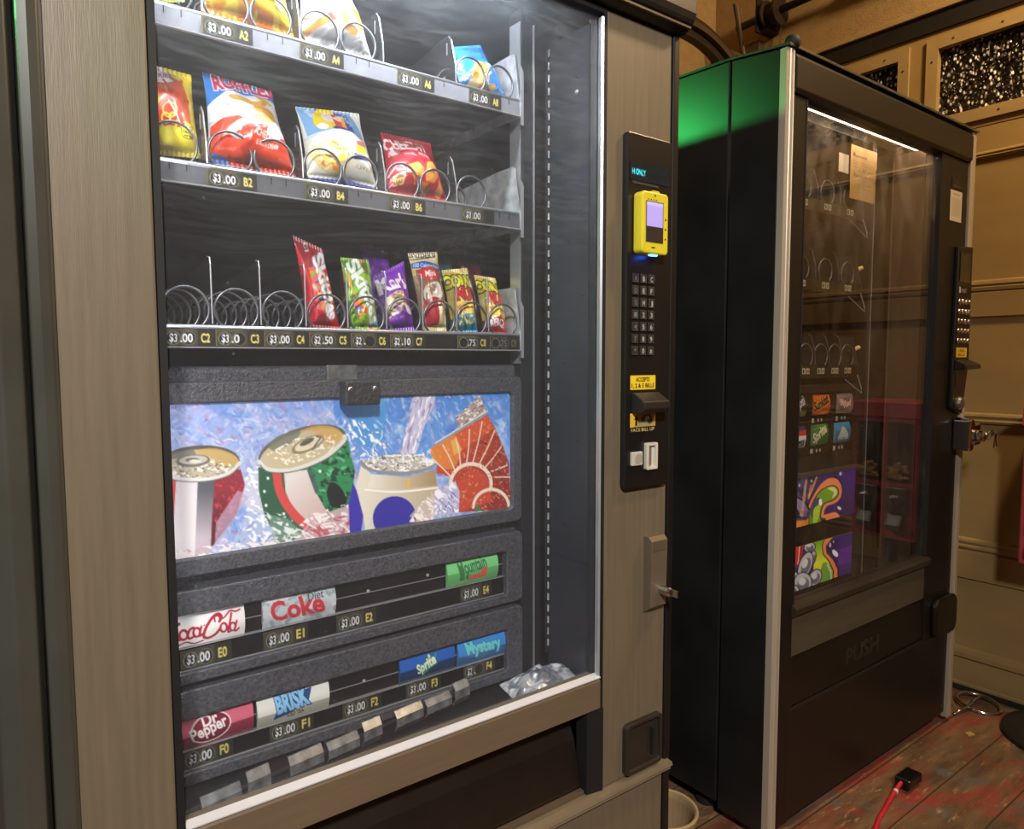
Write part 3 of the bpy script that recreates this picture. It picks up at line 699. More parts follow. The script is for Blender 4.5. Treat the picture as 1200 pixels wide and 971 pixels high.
a.fill([(484, 606), (500, 588), (514, 580), (512, 612)], '#cbb9b4', al=.8); a.speck('#f3ebe6', 2.4, .55, .1, 164, 2, 50, poly=[(484, 612), (500, 588), (514, 578), (512, 614)], warp=2)
a.speck('#f2e3e2', 3, .5, .1, 170, 1.6, 10, poly=[(200, 660), (215, 640), (260, 634), (330, 630), (340, 645), (205, 662)], warp=2); a.speck('#c98f92', 3, .62, .1, 172, 1.6, 10, poly=[(200, 662), (212, 640), (250, 636), (250, 660)], warp=2)
card('poster', a, .191, .7725, .857, 1.0675, .1325, POSTERLIT, M1, .0008)

# two rows of drink selections
def sel_frame(zt, zb, wi0, wi1):
    out = rrect(.1, .7935, zb, zt, .010); inn = rrect(.105, .7575, wi0, wi1, .004)
    v = [(x, .122, z) for x, z in out]+[(x, .122, z) for x, z in inn]+[(x, .1515, z) for x, z in out]+[(x, .140, z) for x, z in inn]
    N = len(out); f = []
    for i in range(N):
        j = (i+1) % N; f += [(i, j, N+j, N+i), (2*N+i, 2*N+j, j, i), (N+i, N+j, 3*N+j, 3*N+i)]
    f.append(tuple(range(3*N, 4*N)))
    S = obj('selection_panel', MB().add(v, f), LEATH, M1, bevel=.009, seg=4)
    zs = wi1-.049                                        # border between cards and price strip
    obj('strip_back', MB().box(.106, .757, .1335, .1395, wi0+.001, zs), mat('dark_strip', '#121112', .2, var=.2), S)
    obj('strip_back', MB().box(.106, .757, .1375, .1395, zs+.002, wi1-.001), mat('dark_card_slot', '#17100f', .3, var=.3, scale=20), S)
    for z in (zs, wi0+.0005, zs+.022):
        obj('strip_rail', MB().box(.106, .757, .1305 if z != zs+.022 else .1355, .1378 if z != zs+.022 else .1372, z, z+.0012), LIGHTM, S)
    obj('strip_rail', MB().tube([(.106, .133, wi1-.001), (.757, .133, wi1-.001)], .0022, 6), SHELF, S)
    return S, zs
SE, zE = sel_frame(.8135, .684, .699, .7805)
SF, zF = sel_frame(.6745, .540, .557, .6345)
obj('dark_infill', MB().box(.1, .79, .138, .1495, .675, .684), BLKM, M1)
def flavour(art, x0, x1, S, zs, label=None, h=.046):
    o = card('flavour_card', art, x0, x1, zs+.0016, zs+h, .1340, MATS['gloss_sleeve'], S, .001, bulge=.0065)
    if label: o['label'] = label
a = Art(110, 48, '#eeeae8', [(40, 230), (432, 170), (432, 364), (40, 405)])           # white card, red script
R = '#b3263a'
a.line([(80, 262), (62, 272), (50, 310), (60, 342), (84, 346)], 15, R, 6)
a.arc(98, 322, 19, 0, 360, 13, R, 1.4); a.line([(146, 286), (128, 296), (118, 326), (126, 346), (148, 336)], 13, R, 6)
a.arc(162, 314, 17, 0, 360, 12, R, 1.5); a.line([(186, 284), (176, 320), (178, 338), (192, 326)], 12, R, 5)
a.ell(201, 277, 5, 4, R)
a.line([(282, 262), (294, 236), (276, 222), (240, 246), (206, 300), (198, 344), (222, 356), (258, 338), (284, 306)], 16, R, 8)
a.line([(258, 262), (258, 236), (278, 232), (290, 250), (312, 240), (346, 208), (378, 212), (404, 202)], 9, R, 8)
a.arc(304, 302, 18, 0, 360, 12, R, 1.5); a.line([(352, 222), (338, 280), (330, 330), (344, 330)], 12, R, 6)
a.arc(356, 302, 16, 0, 360, 11, R, 1.6); a.line([(380, 268), (368, 316), (374, 332), (392, 316)], 12, R, 5)
a.line([(60, 392), (108, 366), (150, 380), (196, 368)], 8, R, 6)
flavour(a, .196, .2935, SE, zE, 'white card with red script lettering')
a = Art(120, 50, '#b9c4ca', [(530, 145), (958, 55), (958, 190), (535, 300)])          # silver card
a.speck('#d3dbe0', 40, .5, .15, 4, 1.5, 20); a.speck('#98a5ac', 36, .6, .1, 8, 1.5, -30)
a.text('Coke', (598, 246), (896, 176), 92, '#c5333f', .035, 0, edge=None)
a.text('Diet', (806, 134), (898, 108), 36, '#2c2b2e', .0, .3)
flavour(a, .319, .4315, SE, zE, 'silver card with red lettering')
a = Art(110, 50, '#7fd68a', [(445, 168), (752, 100), (756, 225), (450, 300)])         # green card
a.fill([(445, 230), (756, 160), (756, 225), (450, 300)], '#63b56c')  # darker lower half: painted shade of the curved sleeve
a.text('Mountain', (524, 224), (688, 172), 62, '#3b7d4b', .03, .1)
a.fill([(580, 250), (584, 222), (640, 208), (662, 178), (688, 166), (684, 222)], '#cf5f4c')
a.fill([(524, 256), (528, 190), (540, 190), (556, 240), (576, 190), (580, 244), (566, 246), (560, 225), (552, 250), (540, 252)], '#3b7d4b')
flavour(a, .634, .742, SE, zE, 'pale green card')
a = Art(110, 46, '#d96a80', [(72, 828), (470, 732), (480, 880), (78, 960)])           # pink-red card
a.fill([(72, 905), (480, 800), (480, 885), (78, 965)], '#8c3142')  # maroon lower half is shade painted under the bulge
a.ell(248, 850, 104, 62, '#f2e6e6', ang=-22); a.ell(248, 850, 97, 56, '#7c2235', ang=-22)
a.text('Dr', (212, 846), (282, 824), 46, '#f6eeee', .03); a.text('Pepper', (164, 908), (330, 838), 52, '#f6eeee', .03)
flavour(a, .193, .3015, SF, zF, 'pink card with a white oval, lower half painted in shade')
a = Art(120, 46, '#e9e9e4', [(498, 706), (908, 592), (914, 720), (506, 858)])         # white card, blue letters
a.fill([(500, 800), (914, 668), (914, 722), (506, 860)], '#b4b3a6')  # greyer lower half painted as the sleeve's shaded side
a.fill([(606, 802), (636, 706), (740, 660), (820, 628), (800, 690), (700, 760)], '#1d4f86')
a.text('BRISK', (630, 766), (806, 700), 82, '#8fc8f2', .05, .15, edge=('#1d4f86', .10))
a.text('ICED TEA', (690, 782), (782, 748), 24, '#6b5a28', .03)
flavour(a, .307, .4175, SF, zF, 'white card with blue slanted lettering')
a = Art(110, 46, '#1f62c0', [(160, 745), (494, 648), (500, 760), (168, 880)])         # deep blue card
a.fill([(160, 815), (500, 700), (500, 762), (168, 884)], '#123a68')  # shaded lower half of the sleeve, painted in
a.fill([(282, 760), (318, 752), (352, 706), (366, 722), (398, 690), (386, 726), (400, 738), (352, 772), (320, 810), (316, 786), (286, 790)], '#3f9b78')
a.text('Sprite', (288, 806), (392, 736), 44, '#e9f2dc', .04, .2); a.ell(350, 714, 9, 8, '#d8dc8c')
flavour(a, .541, .6485, SF, zF, 'deep blue card with a green burst')
a = Art(110, 46, '#3b8fe0', [(514, 640), (808, 540), (810, 664), (518, 762)])         # sky blue card
a.fill([(514, 712), (810, 610), (812, 668), (518, 766)], '#2b6a9e')  # lower half painted darker for the shade below the bulge
a.text('Mystery', (570, 690), (766, 634), 54, '#6fd8d8', .05, edge=('#2f7fc0', .09))
flavour(a, .655, .7625, SF, zF, 'sky blue card')
for x, z in ((.49, zE+.024), (.60, zE+.03), (.48, zF+.024)):
    obj('slot_screw', MB().lathe([(.0006, -.0026), (.0022, -.0022), (.0034, 0)], (x, .1374, z), 'y', 12), GALV, SE if z > .7 else SF, smooth=True)
for t, x, S, zb, d, c in (('E0', .207, SE, .700, '$3', '.00'), ('E1', .320, SE, .700, '$3', '.00'), ('E2', .433, SE, .700, '$3', '.00'), ('E4', .662, SE, .700, '$3', '.00'),
                ('F0', .205, SF, .558, '$3', '.00'), ('F1', .325, SF, .558, '$3', '.00'), ('F2', .440, SF, .558, '$3', '.00'), ('F3', .553, SF, .558, '$3', '.00'), ('F4', .668, SF, .558, '$2', '. ')):
    wheel_tag(t, x, x+.068, zb+.002, zb+.0285, .1320, S, d, c, .92, '#3a3524')
# bin floor with a row of clear flap segments
obj('bin_floor', MB().prism([(.026, .531), (.149, .531), (.149, .536), (.026, .534)], 'x', .1, .868), mat('bin_black', '#101112', .35, var=.3), M1)
FL = obj('flap_bar', MB().tube([(.15, .048, .545), (.69, .128, .545)], .004, 8), BLKM, M1)
for i in range(8):
    x = .206+.0605*i; w = .052-.02*((i*7) % 3 == 1); y = .045+(x-.2)*.155; t0 = .545
    h = .030+.004*((i*5) % 3)
    g = MB(); s_ = .155
    pro = [(-.002, 0), (-.011, h*.35), (-.010, h*.75), (0, h), (.003, h), (-.006, h*.75), (-.007, h*.35), (.002, 0)]
    vv = []
    for xx in (x, x+w): vv += [(xx, y+(xx-x)*s_+p-.004, t0-.010+q_) for p, q_ in pro]
    n_ = len(pro)
    g.add(vv, [tuple(range(n_))[::-1], tuple(range(n_, 2*n_))]+[(k, (k+1) % n_, (k+1) % n_+n_, k+n_) for k in range(n_)])
    obj('flap_segment', g, mat('scratched_clear_plastic', '#6d6f70', .25, .2, var=.5, scale=60), FL)

# controls on the right stile -----------------------------------------
g = MB(); g.prism(rrect(.919, 1.036, .893, 1.5215, .008), 'y', -.012, .0005)
CP = obj('control_panel', g, mat('black_control_plate', '#161514', .34, var=.12), M1, bevel=.003)
a = Art(70, 22, '#0c1214', [(0, 0), (70, 0), (70, 22), (0, 22)])
a.text('H ONLY', (4, 15), (27, 15), 6.5, '#35b8c8', .03)
card('display_window', a, .926, 1.026, 1.440, 1.472, -.0132, printed('display_glow', .2, .4, 1.6), CP, .0008)
a = Art(60, 10, '#161514', [(0, 0), (60, 0), (60, 10), (0, 10)]); a.text('VENDING MACHINE', (12, 8), (58, 8), 5, '#6d6a62'); a.line([(2, 2), (9, 2), (9, 8), (2, 8)], 1, '#6d6a62')
card('maker_strip', a, .931, 1.0, 1.4335, 1.4385, -.0128, MATS['card_print'], CP, .0006)
rows = ['ABC', 'DEF', 'GHJ', '123', '456', '789', '*0#']
for r, rw in enumerate(rows):
    for c, ch in enumerate(rw):
        x = .9325+.0205*c; z = 1.2785-.0213*r
        k_ = obj('key', MB().box(x, x+.016, -.0150, -.0119, z-.0165, z), mat('key_black', '#232220', .4), CP, bevel=.001)
        a = Art(16, 16, '#2a2926', [(0, 0), (16, 0), (16, 16), (0, 16)])
        a.text(ch, (5, 12.5), (11, 12.5), 9, '#a9a698' if c else '#6d6a5e', .02); a.line([(1, 15), (15, 15), (15, 1)], 1, '#5c5a52')
        card('key_legend', a, x+.001, x+.015, z-.0155, z-.001, -.0154, MATS['card_print'], k_, .0003)
a = Art(80, 32, '#e0c22c', [(0, 0), (80, 0), (80, 32), (0, 32)])
a.text('ACCEPTS', (18, 14), (60, 14), 9, '#2c2608', .03); a.text('1, 2 & 5 BILLS', (5, 27), (75, 27), 9, '#2c2608', .03); a.line([(1, 1), (79, 1), (79, 31), (1, 31)], 1.2, '#a88f1c', closed=True)
card('bill_sticker', a, .9315, .9975, 1.0725, 1.0985, -.0128, MATS['card_print'], CP, .0006)['label'] = 'yellow sticker with black lettering'
g = MB(); g.prism([(-.012, 1.066), (-.018, 1.068), (-.044, 1.052), (-.046, 1.040), (-.040, 1.032), (-.012, 1.032)], 'x', .934, 1.002)
obj('bill_slot', g, mat('slot_black', '#22211e', .35), CP, bevel=.002)
a = Art(80, 40, '#a8914c', [(0, 0), (80, 0), (80, 40), (0, 40)])
a.fill([(0, 0), (22, 0), (14, 28), (0, 30)], '#d8b23c'); a.fill([(16, 26), (16, 14), (12, 14), (19, 5), (26, 14), (22, 14), (22, 26)], '#1c1a12')
a.ell(52, 15, 20, 12, '#8d9478'); a.fill([(36, 8), (62, 4), (70, 20), (58, 24), (50, 14), (38, 18)], '#3f4a40', smooth=3); a.ell(54, 12, 7, 5, '#c3c2a4')
a.fill([(0, 29), (80, 29), (80, 40), (0, 40)], '#14120c'); a.text('FACE BILL UP', (4, 38), (76, 38), 7, '#c9b66a', .02)
card('bill_diagram', a, .932, .9985, .996, 1.0305, -.0128, MATS['card_print'], CP, .0006)['label'] = 'gold and black picture of a bill being fed in'
RB = obj('return_button', MB().prism(rrect(.933, .9605, .936, .961, .002), 'y', -.018, -.0118), mat('cream_plastic', '#b8b4a6', .4), CP, bevel=.0015)
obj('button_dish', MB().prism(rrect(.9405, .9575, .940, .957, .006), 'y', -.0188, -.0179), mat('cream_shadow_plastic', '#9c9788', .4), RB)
g = MB(); fr_o = rrect(.970, 1.0, .926, .975, .003); fr_i = rrect(.976, .9945, .931, .970, .002)
v = [(x, -.0185, z) for x, z in fr_o]+[(x, -.0185, z) for x, z in fr_i]+[(x, -.0118, z) for x, z in fr_o]+[(x, -.0122, z) for x, z in fr_i]
N = len(fr_o); f = []
for i in range(N):
    j = (i+1) % N; f += [(i, j, N+j, N+i), (2*N+i, 2*N+j, j, i), (N+i, N+j, 3*N+j, 3*N+i)]
f.append(tuple(range(3*N, 4*N)))
CS = obj('coin_slot', MB().add(v, f), mat('bright_cream_plastic', '#ccc8ba', .35, .1), CP)
obj('coin_gate', MB().box(.9785, .9855, -.016, -.0124, .934, .967), mat('coin_gate_metal', '#8f8672', .3, .4), CS)
# card reader
g = MB(); pf = rrect(.9345, 1.0015, 1.3115, 1.4185, .008); g.prism(pf, 'y', -.035, -.0122)
YEL = mat('yellow_plastic', '#cfc02e', .35, var=.05)
CRD = obj('card_reader', g, YEL, M1, bevel=.003)
obj('reader_hump', MB().prism([(.957, 1.417), (.962, 1.421), (.976, 1.421), (.981, 1.417)], 'y', -.034, -.016), YEL, CRD)
a = Art(44, 70, '#241f1c', [(0, 0), (44, 0), (44, 70), (0, 70)])
a.fill([(1.5, 1.5), (42.5, 1.5), (42.5, 43), (1.5, 43)], '#9a8fd0'); a.fill([(1.5, 1.5), (42.5, 1.5), (42.5, 8), (1.5, 8)], '#aaa2dc'); a.fill([(1.5, 43), (42.5, 43), (42.5, 68), (1.5, 68)], '#2c2420')
card('reader_screen', a, .9425, .9865, 1.3315, 1.4015, -.0362, printed('screen_glow', .15, .5, .55), CRD, .0008)
g = MB()
for x in (.949, .9555, .962, .9685): g.lathe([(.0011, -.0006), (.0011, 0)], (x, -.0352, 1.4045), 'y', 8)
g.lathe([(.0016, -.0006), (.0016, 0)], (.9655, -.0352, 1.412), 'y', 8); g.box(.958, .966, -.0357, -.0351, 1.3215, 1.3235)
for z in (1.372, 1.355, 1.338): g.box(.992, .9945, -.0357, -.0351, z, z+.003)
pieces('reader_mark', g, BLKM, CRD)
obj('reader_lamp', MB().prism(rrect(.962, .980, -.031, -.022, .003), 'z', 1.3098, 1.3116), emit('blue_led', '#2a6cff', 22), CRD)
# change cup
out = rrect(.933, 1.033, .3505, .4485, .010); inn = rrect(.9405, 1.026, .3575, .4415, .008)
v = [(x, -.011, z) for x, z in out]+[(x, -.011, z) for x, z in inn]+[(x, .0005, z) for x, z in out]+[(x, -.001 if z > .42 else -.0055, z) for x, z in inn]
N = len(out); f = []
for i in range(N):
    j = (i+1) % N; f += [(i, j, N+j, N+i), (2*N+i, 2*N+j, j, i), (N+i, N+j, 3*N+j, 3*N+i)]
f.append(tuple(range(3*N, 4*N)))
CC_ = obj('change_cup', MB().add(v, f), mat('dark_bronze_plastic', '#2a2620', .33), M1, bevel=.002)
obj('cup_flap', MB().prism([(1.004, .372), (1.009, .372), (1.012, .424), (1.006, .424)], 'y', -.0105, -.004), BLKM, CC_)
# lock plate with key
g = MB(); g.prism([(-.001, .652), (-.018, .665), (-.020, .790), (-.012, .798), (0, .798), (0, .650)], 'x', .985, 1.0285)
LK = obj('lock_plate', g, mat('tan_lock_plate', '#655b49', .36, .15, var=.06), M1, bevel=.003)
obj('lock_recess', MB().box(.991, 1.022, -.0212, -.0190, .772, .790), mat('tan_lock_inset', '#564d3b', .4), LK)
obj('lock_cylinder', MB().lathe([(.009, 0), (.009, -.020), (.0065, -.024), (.002, -.024)], (1.015, -.0185, .695), 'y', 20), CHR, LK, smooth=False)
obj('lock_key', MB().box(1.014, 1.0165, -.058, -.0425, .688, .702), CHR, LK, bevel=.001)
# ------------------------------------------------------------------ snack bags standing in the trays
BAGS = {
'A0':(((0.2150,0.152,1.5928),(0.2476,0.152,1.6022),(0.2183,0.185,1.6866),(0.2452,0.185,1.7012)),((186,3),(217,3),(180,-70),(205,-75))),
'A2':(((0.2667,0.152,1.5966),(0.3958,0.152,1.5946),(0.2827,0.185,1.7322),(0.3827,0.185,1.7349)),((235,13),(345,45),(238,-100),(322,-85))),
'A4':(((0.4022,0.152,1.5963),(0.5209,0.152,1.5924),(0.4159,0.185,1.7392),(0.4891,0.185,1.7323)),((350,45),(437,72),(348,-75),(402,-50))),
'A8':(((0.6723,0.152,1.5899),(0.7840,0.152,1.5900),(0.6905,0.185,1.6685),(0.7480,0.185,1.6861)),((533,100),(605,118),(531,55),(563,53))),
'B0':(((0.1816,0.152,1.3954),(0.2603,0.152,1.4008),(0.1797,0.185,1.5249),(0.2598,0.185,1.5215)),((160,179),(235,186),(148,68),(224,88))),
'B2':(((0.2691,0.152,1.3960),(0.3934,0.152,1.3960),(0.2746,0.185,1.5296),(0.3712,0.185,1.5240)),((243,188),(347,206),(237,84),(318,107))),
'B4':(((0.4103,0.152,1.3970),(0.5260,0.152,1.3963),(0.4070,0.185,1.5093),(0.5103,0.185,1.5199)),((360,205),(450,222),(346,125),(420,133))),
'B6':(((0.5412,0.152,1.3942),(0.6540,0.152,1.3942),(0.5489,0.185,1.4979),(0.6422,0.185,1.4967)),((453,224),(535,236),(446,155),(504,168))),
'skR':(((0.4060,0.152,1.1740),(0.4580,0.152,1.1717),(0.3985,0.185,1.3168),(0.4453,0.185,1.2999)),((363,385),(412,388),(338,275),(378,292))),
'skG':(((0.4708,0.152,1.1729),(0.5235,0.152,1.1732),(0.4750,0.185,1.2898),(0.5229,0.185,1.2899)),((408,387),(456,388),(404,302),(438,305))),
'kar':(((0.5310,0.152,1.1719),(0.5880,0.152,1.1758),(0.5320,0.185,1.2634),(0.5880,0.185,1.2931)),((458,389),(505,384),(450,325),(484,307))),
'sny':(((0.6042,0.152,1.1753),(0.6520,0.152,1.1749),(0.5960,0.185,1.3071),(0.6540,0.185,1.3146)),((503,385),(538,389),(482,297),(541,298))),
'cn1':(((0.6620,0.152,1.1720),(0.7167,0.152,1.1732),(0.6630,0.185,1.2836),(0.7170,0.185,1.2914)),((540,391),(571,391),(535,318),(559,315))),
'cn2':(((0.7290,0.152,1.1725),(0.7820,0.152,1.1712),(0.7310,0.185,1.2803),(0.7790,0.185,1.2773)),((577,391),(610,396),(568,323),(592,327)))}
def quad(k):
    BL, BR, TL, TR = BAGS[k][1]; return [TL, TR, BR, BL]
GR = 'snack bags standing in the coils of the snack machine'
# top tray
a = Art(60, 80, '#b9b62c', quad('A0')); a.speck('#6f8a2c', 9, .55, .1, 3, 1.5, 40); a.speck('#e8e04a', 6, .6, .1, 5, 1.5, -30)
bag('snack_bag', BAGS['A0'][0], a, 'yellow-green bag cut off by the top left corner of the bright machine window', GR, .018, seed=2)
a = Art(120, 150, '#f0b424', quad('A2'))
a.fill([(232, 16), (240, -10), (275, -6), (300, 14), (330, 42), (345, 48)], '#f39a1c', '#f2b61e', ((240, 10), (340, 10)))
a.fill([(262, 26), (285, 14), (312, 22), (340, 40), (345, 48), (300, 36)], '#ee8a1a', al=.8, smooth=4); a.fill([(286, 26), (306, 28), (315, 36), (298, 34)], '#e26a18', al=.7, smooth=4)
a.fill([(300, -10), (330, -6), (340, 36), (320, 20)], '#f6cf2a', al=.9, smooth=3); a.speck('#f8d648', 9, .6, .12, 6, 2, 60); a.speck('#dd8f16', 7, .68, .1, 8, 2, 30)
for i in range(4): a.line([(324+i*2.6, 12+i*.8), (326+i*2.6, 20+i*.8)], 1.0, '#8a6a14')
a.line([(318, 14), (336, 20)], .7, '#8a6a14')
bag('snack_bag', BAGS['A2'][0], a, 'large orange-yellow bag in the top tray above the first price tag of the row', GR, .034, '#d9a82c', 4)
a = Art(110, 140, '#e6e4e2', quad('A4'))
a.fill([(350, -20), (400, -18), (405, 8), (380, 20), (352, 30)], '#e9e2d8'); a.ell(359, 9, 10, 6, '#c23a34', -8); a.ell(359, 8, 6.5, 3, '#e9d8d0', -8)
a.fill([(350, 36), (366, 20), (384, 14), (386, 22), (368, 32), (352, 46)], '#e8a24a', smooth=3); a.fill([(372, 15), (380, 10), (388, 22), (382, 24)], '#c8432e')
a.fill([(384, 8), (396, 10), (408, 26), (410, 40), (398, 36), (388, 20)], '#eaa03a', smooth=3); a.fill([(398, 0), (410, 4), (418, 24), (414, 32), (402, 20)], '#e8932c', smooth=3)
a.fill([(350, 50), (372, 30), (398, 36), (414, 44), (437, 72), (350, 46)], '#d2d4d8', al=.85); a.speck('#a9acb2', 7, .6, .1, 9, 2.4, 50, poly=[(350, 34), (437, 40), (437, 74), (350, 48)]); a.speck('#ffffff', 5, .62, .1, 12, 2.4, -40, poly=[(350, 30), (437, 40), (437, 74), (350, 48)])
bag('snack_bag', BAGS['A4'][0], a, 'white and silver bag with orange strips, second large bag in the top tray', GR, .034, '#cfd0d2', 7)
a = Art(90, 90, '#2a7fd6', quad('A8'))
k8 = lambda x, y: (510+x/8.09, 30+y/8.09)
a.fill([k8(170, 190), k8(440, 190), k8(470, 330), k8(280, 310), k8(180, 280)], '#2f86dc', '#1f6fcc', (k8(170, 190), k8(300, 320)))
a.fill([k8(280, 320), k8(400, 340), k8(430, 500), k8(440, 600), k8(270, 580)], '#f0a838'); a.speck('#e8762c', 4, .52, .08, 14, 1.4, 30, poly=[k8(280, 330), k8(400, 340), k8(400, 470), k8(290, 480)]); a.speck('#f8d68a', 3.4, .55, .08, 16, 1.4, -20, poly=[k8(280, 320), k8(410, 340), k8(500, 560), k8(460, 600), k8(270, 580)])
a.fill([k8(290, 500), k8(370, 520), k8(360, 600), k8(270, 570)], '#ead9a8', smooth=4); a.ell(*k8(400, 560), 5, 4, '#efb050'); a.ell(*k8(495, 570), 4.5, 3.5, '#f0b45a', 35)
a.text('CAPS', k8(232, 445), k8(205, 300), 6.5, '#dcebf8', .03, 0, up=(-7.4, -3)); a.text('HOT', k8(270, 450), k8(200, 470), 5, '#cfe4f6', .03)
a.text('FRIES', k8(445, 385), k8(540, 420), 4.4, '#e6f0fa', .03); a.text('BIG BAG', k8(195, 525), k8(270, 515), 3, '#d6e6f6', .03); a.text('1.08', k8(530, 605), k8(655, 645), 6.5, '#9cc6ee', .02)
bag('snack_bag', BAGS['A8'][0], a, 'small bright blue bag with orange snacks at the right end of the top tray', GR, .022, '#3a86d0', 9)
# second tray
k = lambda x, y: (170+x/6.067, 60+y/6.067)
a = Art(96, 130, '#f0d81e', quad('B0'))
a.fill([k(-20, 270), k(240, 170), k(300, 420), k(320, 560), k(-20, 560)], '#d8541c'); a.fill([k(-20, 70), k(330, 130), k(250, 230), k(180, 215), k(60, 260), k(-20, 280)], '#f0dc1e')
a.fill([k(30, 120), k(130, 130), k(190, 190), k(210, 240), k(150, 265), k(60, 250)], '#f4ecec', smooth=3); a.text('FRIES', k(70, 215), k(190, 215), 7, '#c24a6a', .03, .1)
a.speck('#f08a3a', 6, .55, .1, 17, 3, 75, poly=[k(-20, 260), k(260, 200), k(310, 420), k(-20, 420)]); a.speck('#b83c14', 5, .6, .1, 19, 3, 75, poly=[k(-20, 260), k(260, 200), k(310, 420), k(-20, 420)])
a.fill([k(-20, 470), k(140, 400), k(210, 440), k(250, 540), k(230, 620), k(-20, 600)], '#cf2f22', smooth=2); a.fill([k(-20, 430), k(70, 420), k(120, 400), k(60, 480), k(-20, 520)], '#efd71c')
a.ell(*k(155, 500), 9, 9.5, '#e8c41e'); a.ell(*k(155, 500), 7, 7.6, '#d8381e'); a.arc(*k(155, 570), 9, 200, 360, 2.4, '#efd02a'); a.arc(*k(130, 555), 5, 0, 360, 2, '#efd02a'); a.arc(*k(185, 550), 5, 0, 360, 2, '#efd02a')
a.line([k(150, 440), k(200, 520), k(250, 600)], 2.2, '#f4efe6', 5)
a.fill([k(-20, 600), k(230, 600), k(320, 580), k(400, 720), k(400, 760), k(-20, 700)], '#f2e02a'); a.fill([k(-20, 690), k(120, 690), k(400, 740), k(405, 775), k(-20, 730)], '#c4ae3a')
a.ell(*k(292, 615), 8.6, 9.4, '#3a3410'); a.ell(*k(292, 615), 8, 8.8, '#f4e834'); a.text('150', k(255, 600), k(325, 612), 5, '#2c2808', .02); a.text('CALORIES', k(252, 632), k(330, 640), 2.6, '#2c2808', .02); a.text('PER PKG', k(262, 660), k(326, 666), 2.6, '#2c2808', .02)
bag('snack_bag', BAGS['B0'][0], a, 'yellow and flame orange bag at the left end of the second tray', GR, .03, '#d8c12a', 11)
a = Art(130, 150, '#eceef2', quad('B2'))
a.fill([k(380, 140), k(920, 300), k(925, 370), k(860, 350), k(800, 330), k(690, 340), k(600, 300), k(500, 320), k(430, 360), k(395, 350)], '#2f7fd2')
a.fill([k(380, 100), k(470, 150), k(485, 250), k(420, 260), k(390, 250)], '#2f7fd2', al=1)
a.text('RUFFLES', k(485, 262), k(905, 335), 15, '#d0245a', .045, 0, up=(-1.5, -15), edge=('#f2f4f8', .10))
a.fill([k(420, 350), k(560, 290), k(680, 330), k(820, 340), k(920, 400), k(985, 540), k(850, 500), k(700, 420), k(560, 440), k(440, 470)], '#e9ebf0'); a.speck('#c3c8d2', 8, .6, .12, 21, 2, 20, poly=[k(420, 350), k(920, 380), k(985, 540), k(430, 480)])
for pl, c in (([(575, 320), (680, 350), (740, 385), (840, 370), (820, 410), (740, 420), (660, 390), (590, 350)], '#dfa73c'), ([(770, 330), (850, 350), (890, 390), (840, 385), (780, 360)], '#e2b04a'), ([(730, 420), (860, 430), (890, 470), (885, 520), (790, 500), (740, 460)], '#d99c34'), ([(690, 470), (800, 490), (870, 520), (810, 540), (720, 510)], '#e6b655')):
    a.fill([k(*p) for p in pl], c, smooth=4)
a.line([k(600, 335), k(700, 380), k(800, 385)], 1, '#f0cf86', 5); a.line([k(750, 440), k(860, 465)], 1, '#efcb7c')
a.fill([k(440, 500), k(520, 475), k(620, 485), k(740, 560), k(830, 545), k(930, 600), k(1000, 660), k(1085, 880), k(640, 800), k(440, 740)], '#e2401e'); a.fill([k(560, 560), k(650, 510), k(740, 590), k(720, 640), k(640, 650), k(580, 610)], '#f2e6e2', smooth=3); a.speck('#d8432c', 4, .52, .08, 24, 1.4, 30, poly=[k(560, 540), k(740, 560), k(740, 650), k(580, 650)])
a.fill([k(830, 560), k(900, 570), k(960, 620), k(900, 640), k(820, 620)], '#f4e9e4', smooth=3); a.text('CHEDDAR', k(735, 640), k(920, 662), 8, '#f3e9e6', .035); a.text('& SOUR CREAM', k(740, 700), k(905, 715), 6, '#f3e9e6', .03)
a.speck('#b92c14', 7, .62, .1, 26, 2, 60, poly=[k(440, 500), k(720, 560), k(1000, 660), k(1085, 880), k(640, 800), k(440, 740)])
a.text('FLAVORED', k(495, 690), k(620, 715), 3.4, '#f08a70', .02); a.text('POTATO CHIPS', k(920, 790), k(1050, 820), 3.6, '#f08a70', .02)
a.fill([k(430, 740), k(470, 705), k(610, 765), k(600, 790), k(440, 770)], '#4468b0'); a.fill([k(430, 770), k(700, 812), k(690, 830), k(430, 780)], '#7fb2e2')
bag('snack_bag', BAGS['B2'][0], a, 'blue, white and red ridged chips bag, tallest in the second tray', GR, .036, '#c9ccd2', 13)
k = lambda x, y: (330+x/5.4545, 100+y/5.4545)
a = Art(112, 120, '#e9ece6', quad('B4'))
a.fill([k(90, 140), k(420, 180), k(490, 290), k(505, 370), k(330, 330), k(140, 320)], '#7fb0e2'); a.fill([k(110, 140), k(200, 150), k(215, 250), k(290, 310), k(425, 335), k(420, 290), k(400, 190), k(340, 180), k(300, 170), k(200, 150)], '#2c3fa8', smooth=0)
a.ell(*k(250, 225), 14, 15, '#f2d21e', 20); a.ell(*k(275, 215), 9, 7.5, '#e9e2dc', 20); a.fill([k(290, 180), k(370, 210), k(375, 315), k(300, 285)], '#d8402a'); a.fill([k(340, 195), k(372, 215), k(374, 310), k(345, 290)], '#f0b02a'); a.speck('#f2d8c0', 3.5, .58, .1, 28, 1.4, 40, poly=[k(225, 190), k(370, 210), k(374, 315), k(240, 270)])
a.text('BAKED', k(135, 170), k(170, 215), 6, '#e6eaf4', .03); a.text('CRISPY', k(360, 195), k(400, 290), 5, '#dfe6f4', .02); a.ell(*k(225, 280), 6, 4, '#eef2f8', 20)
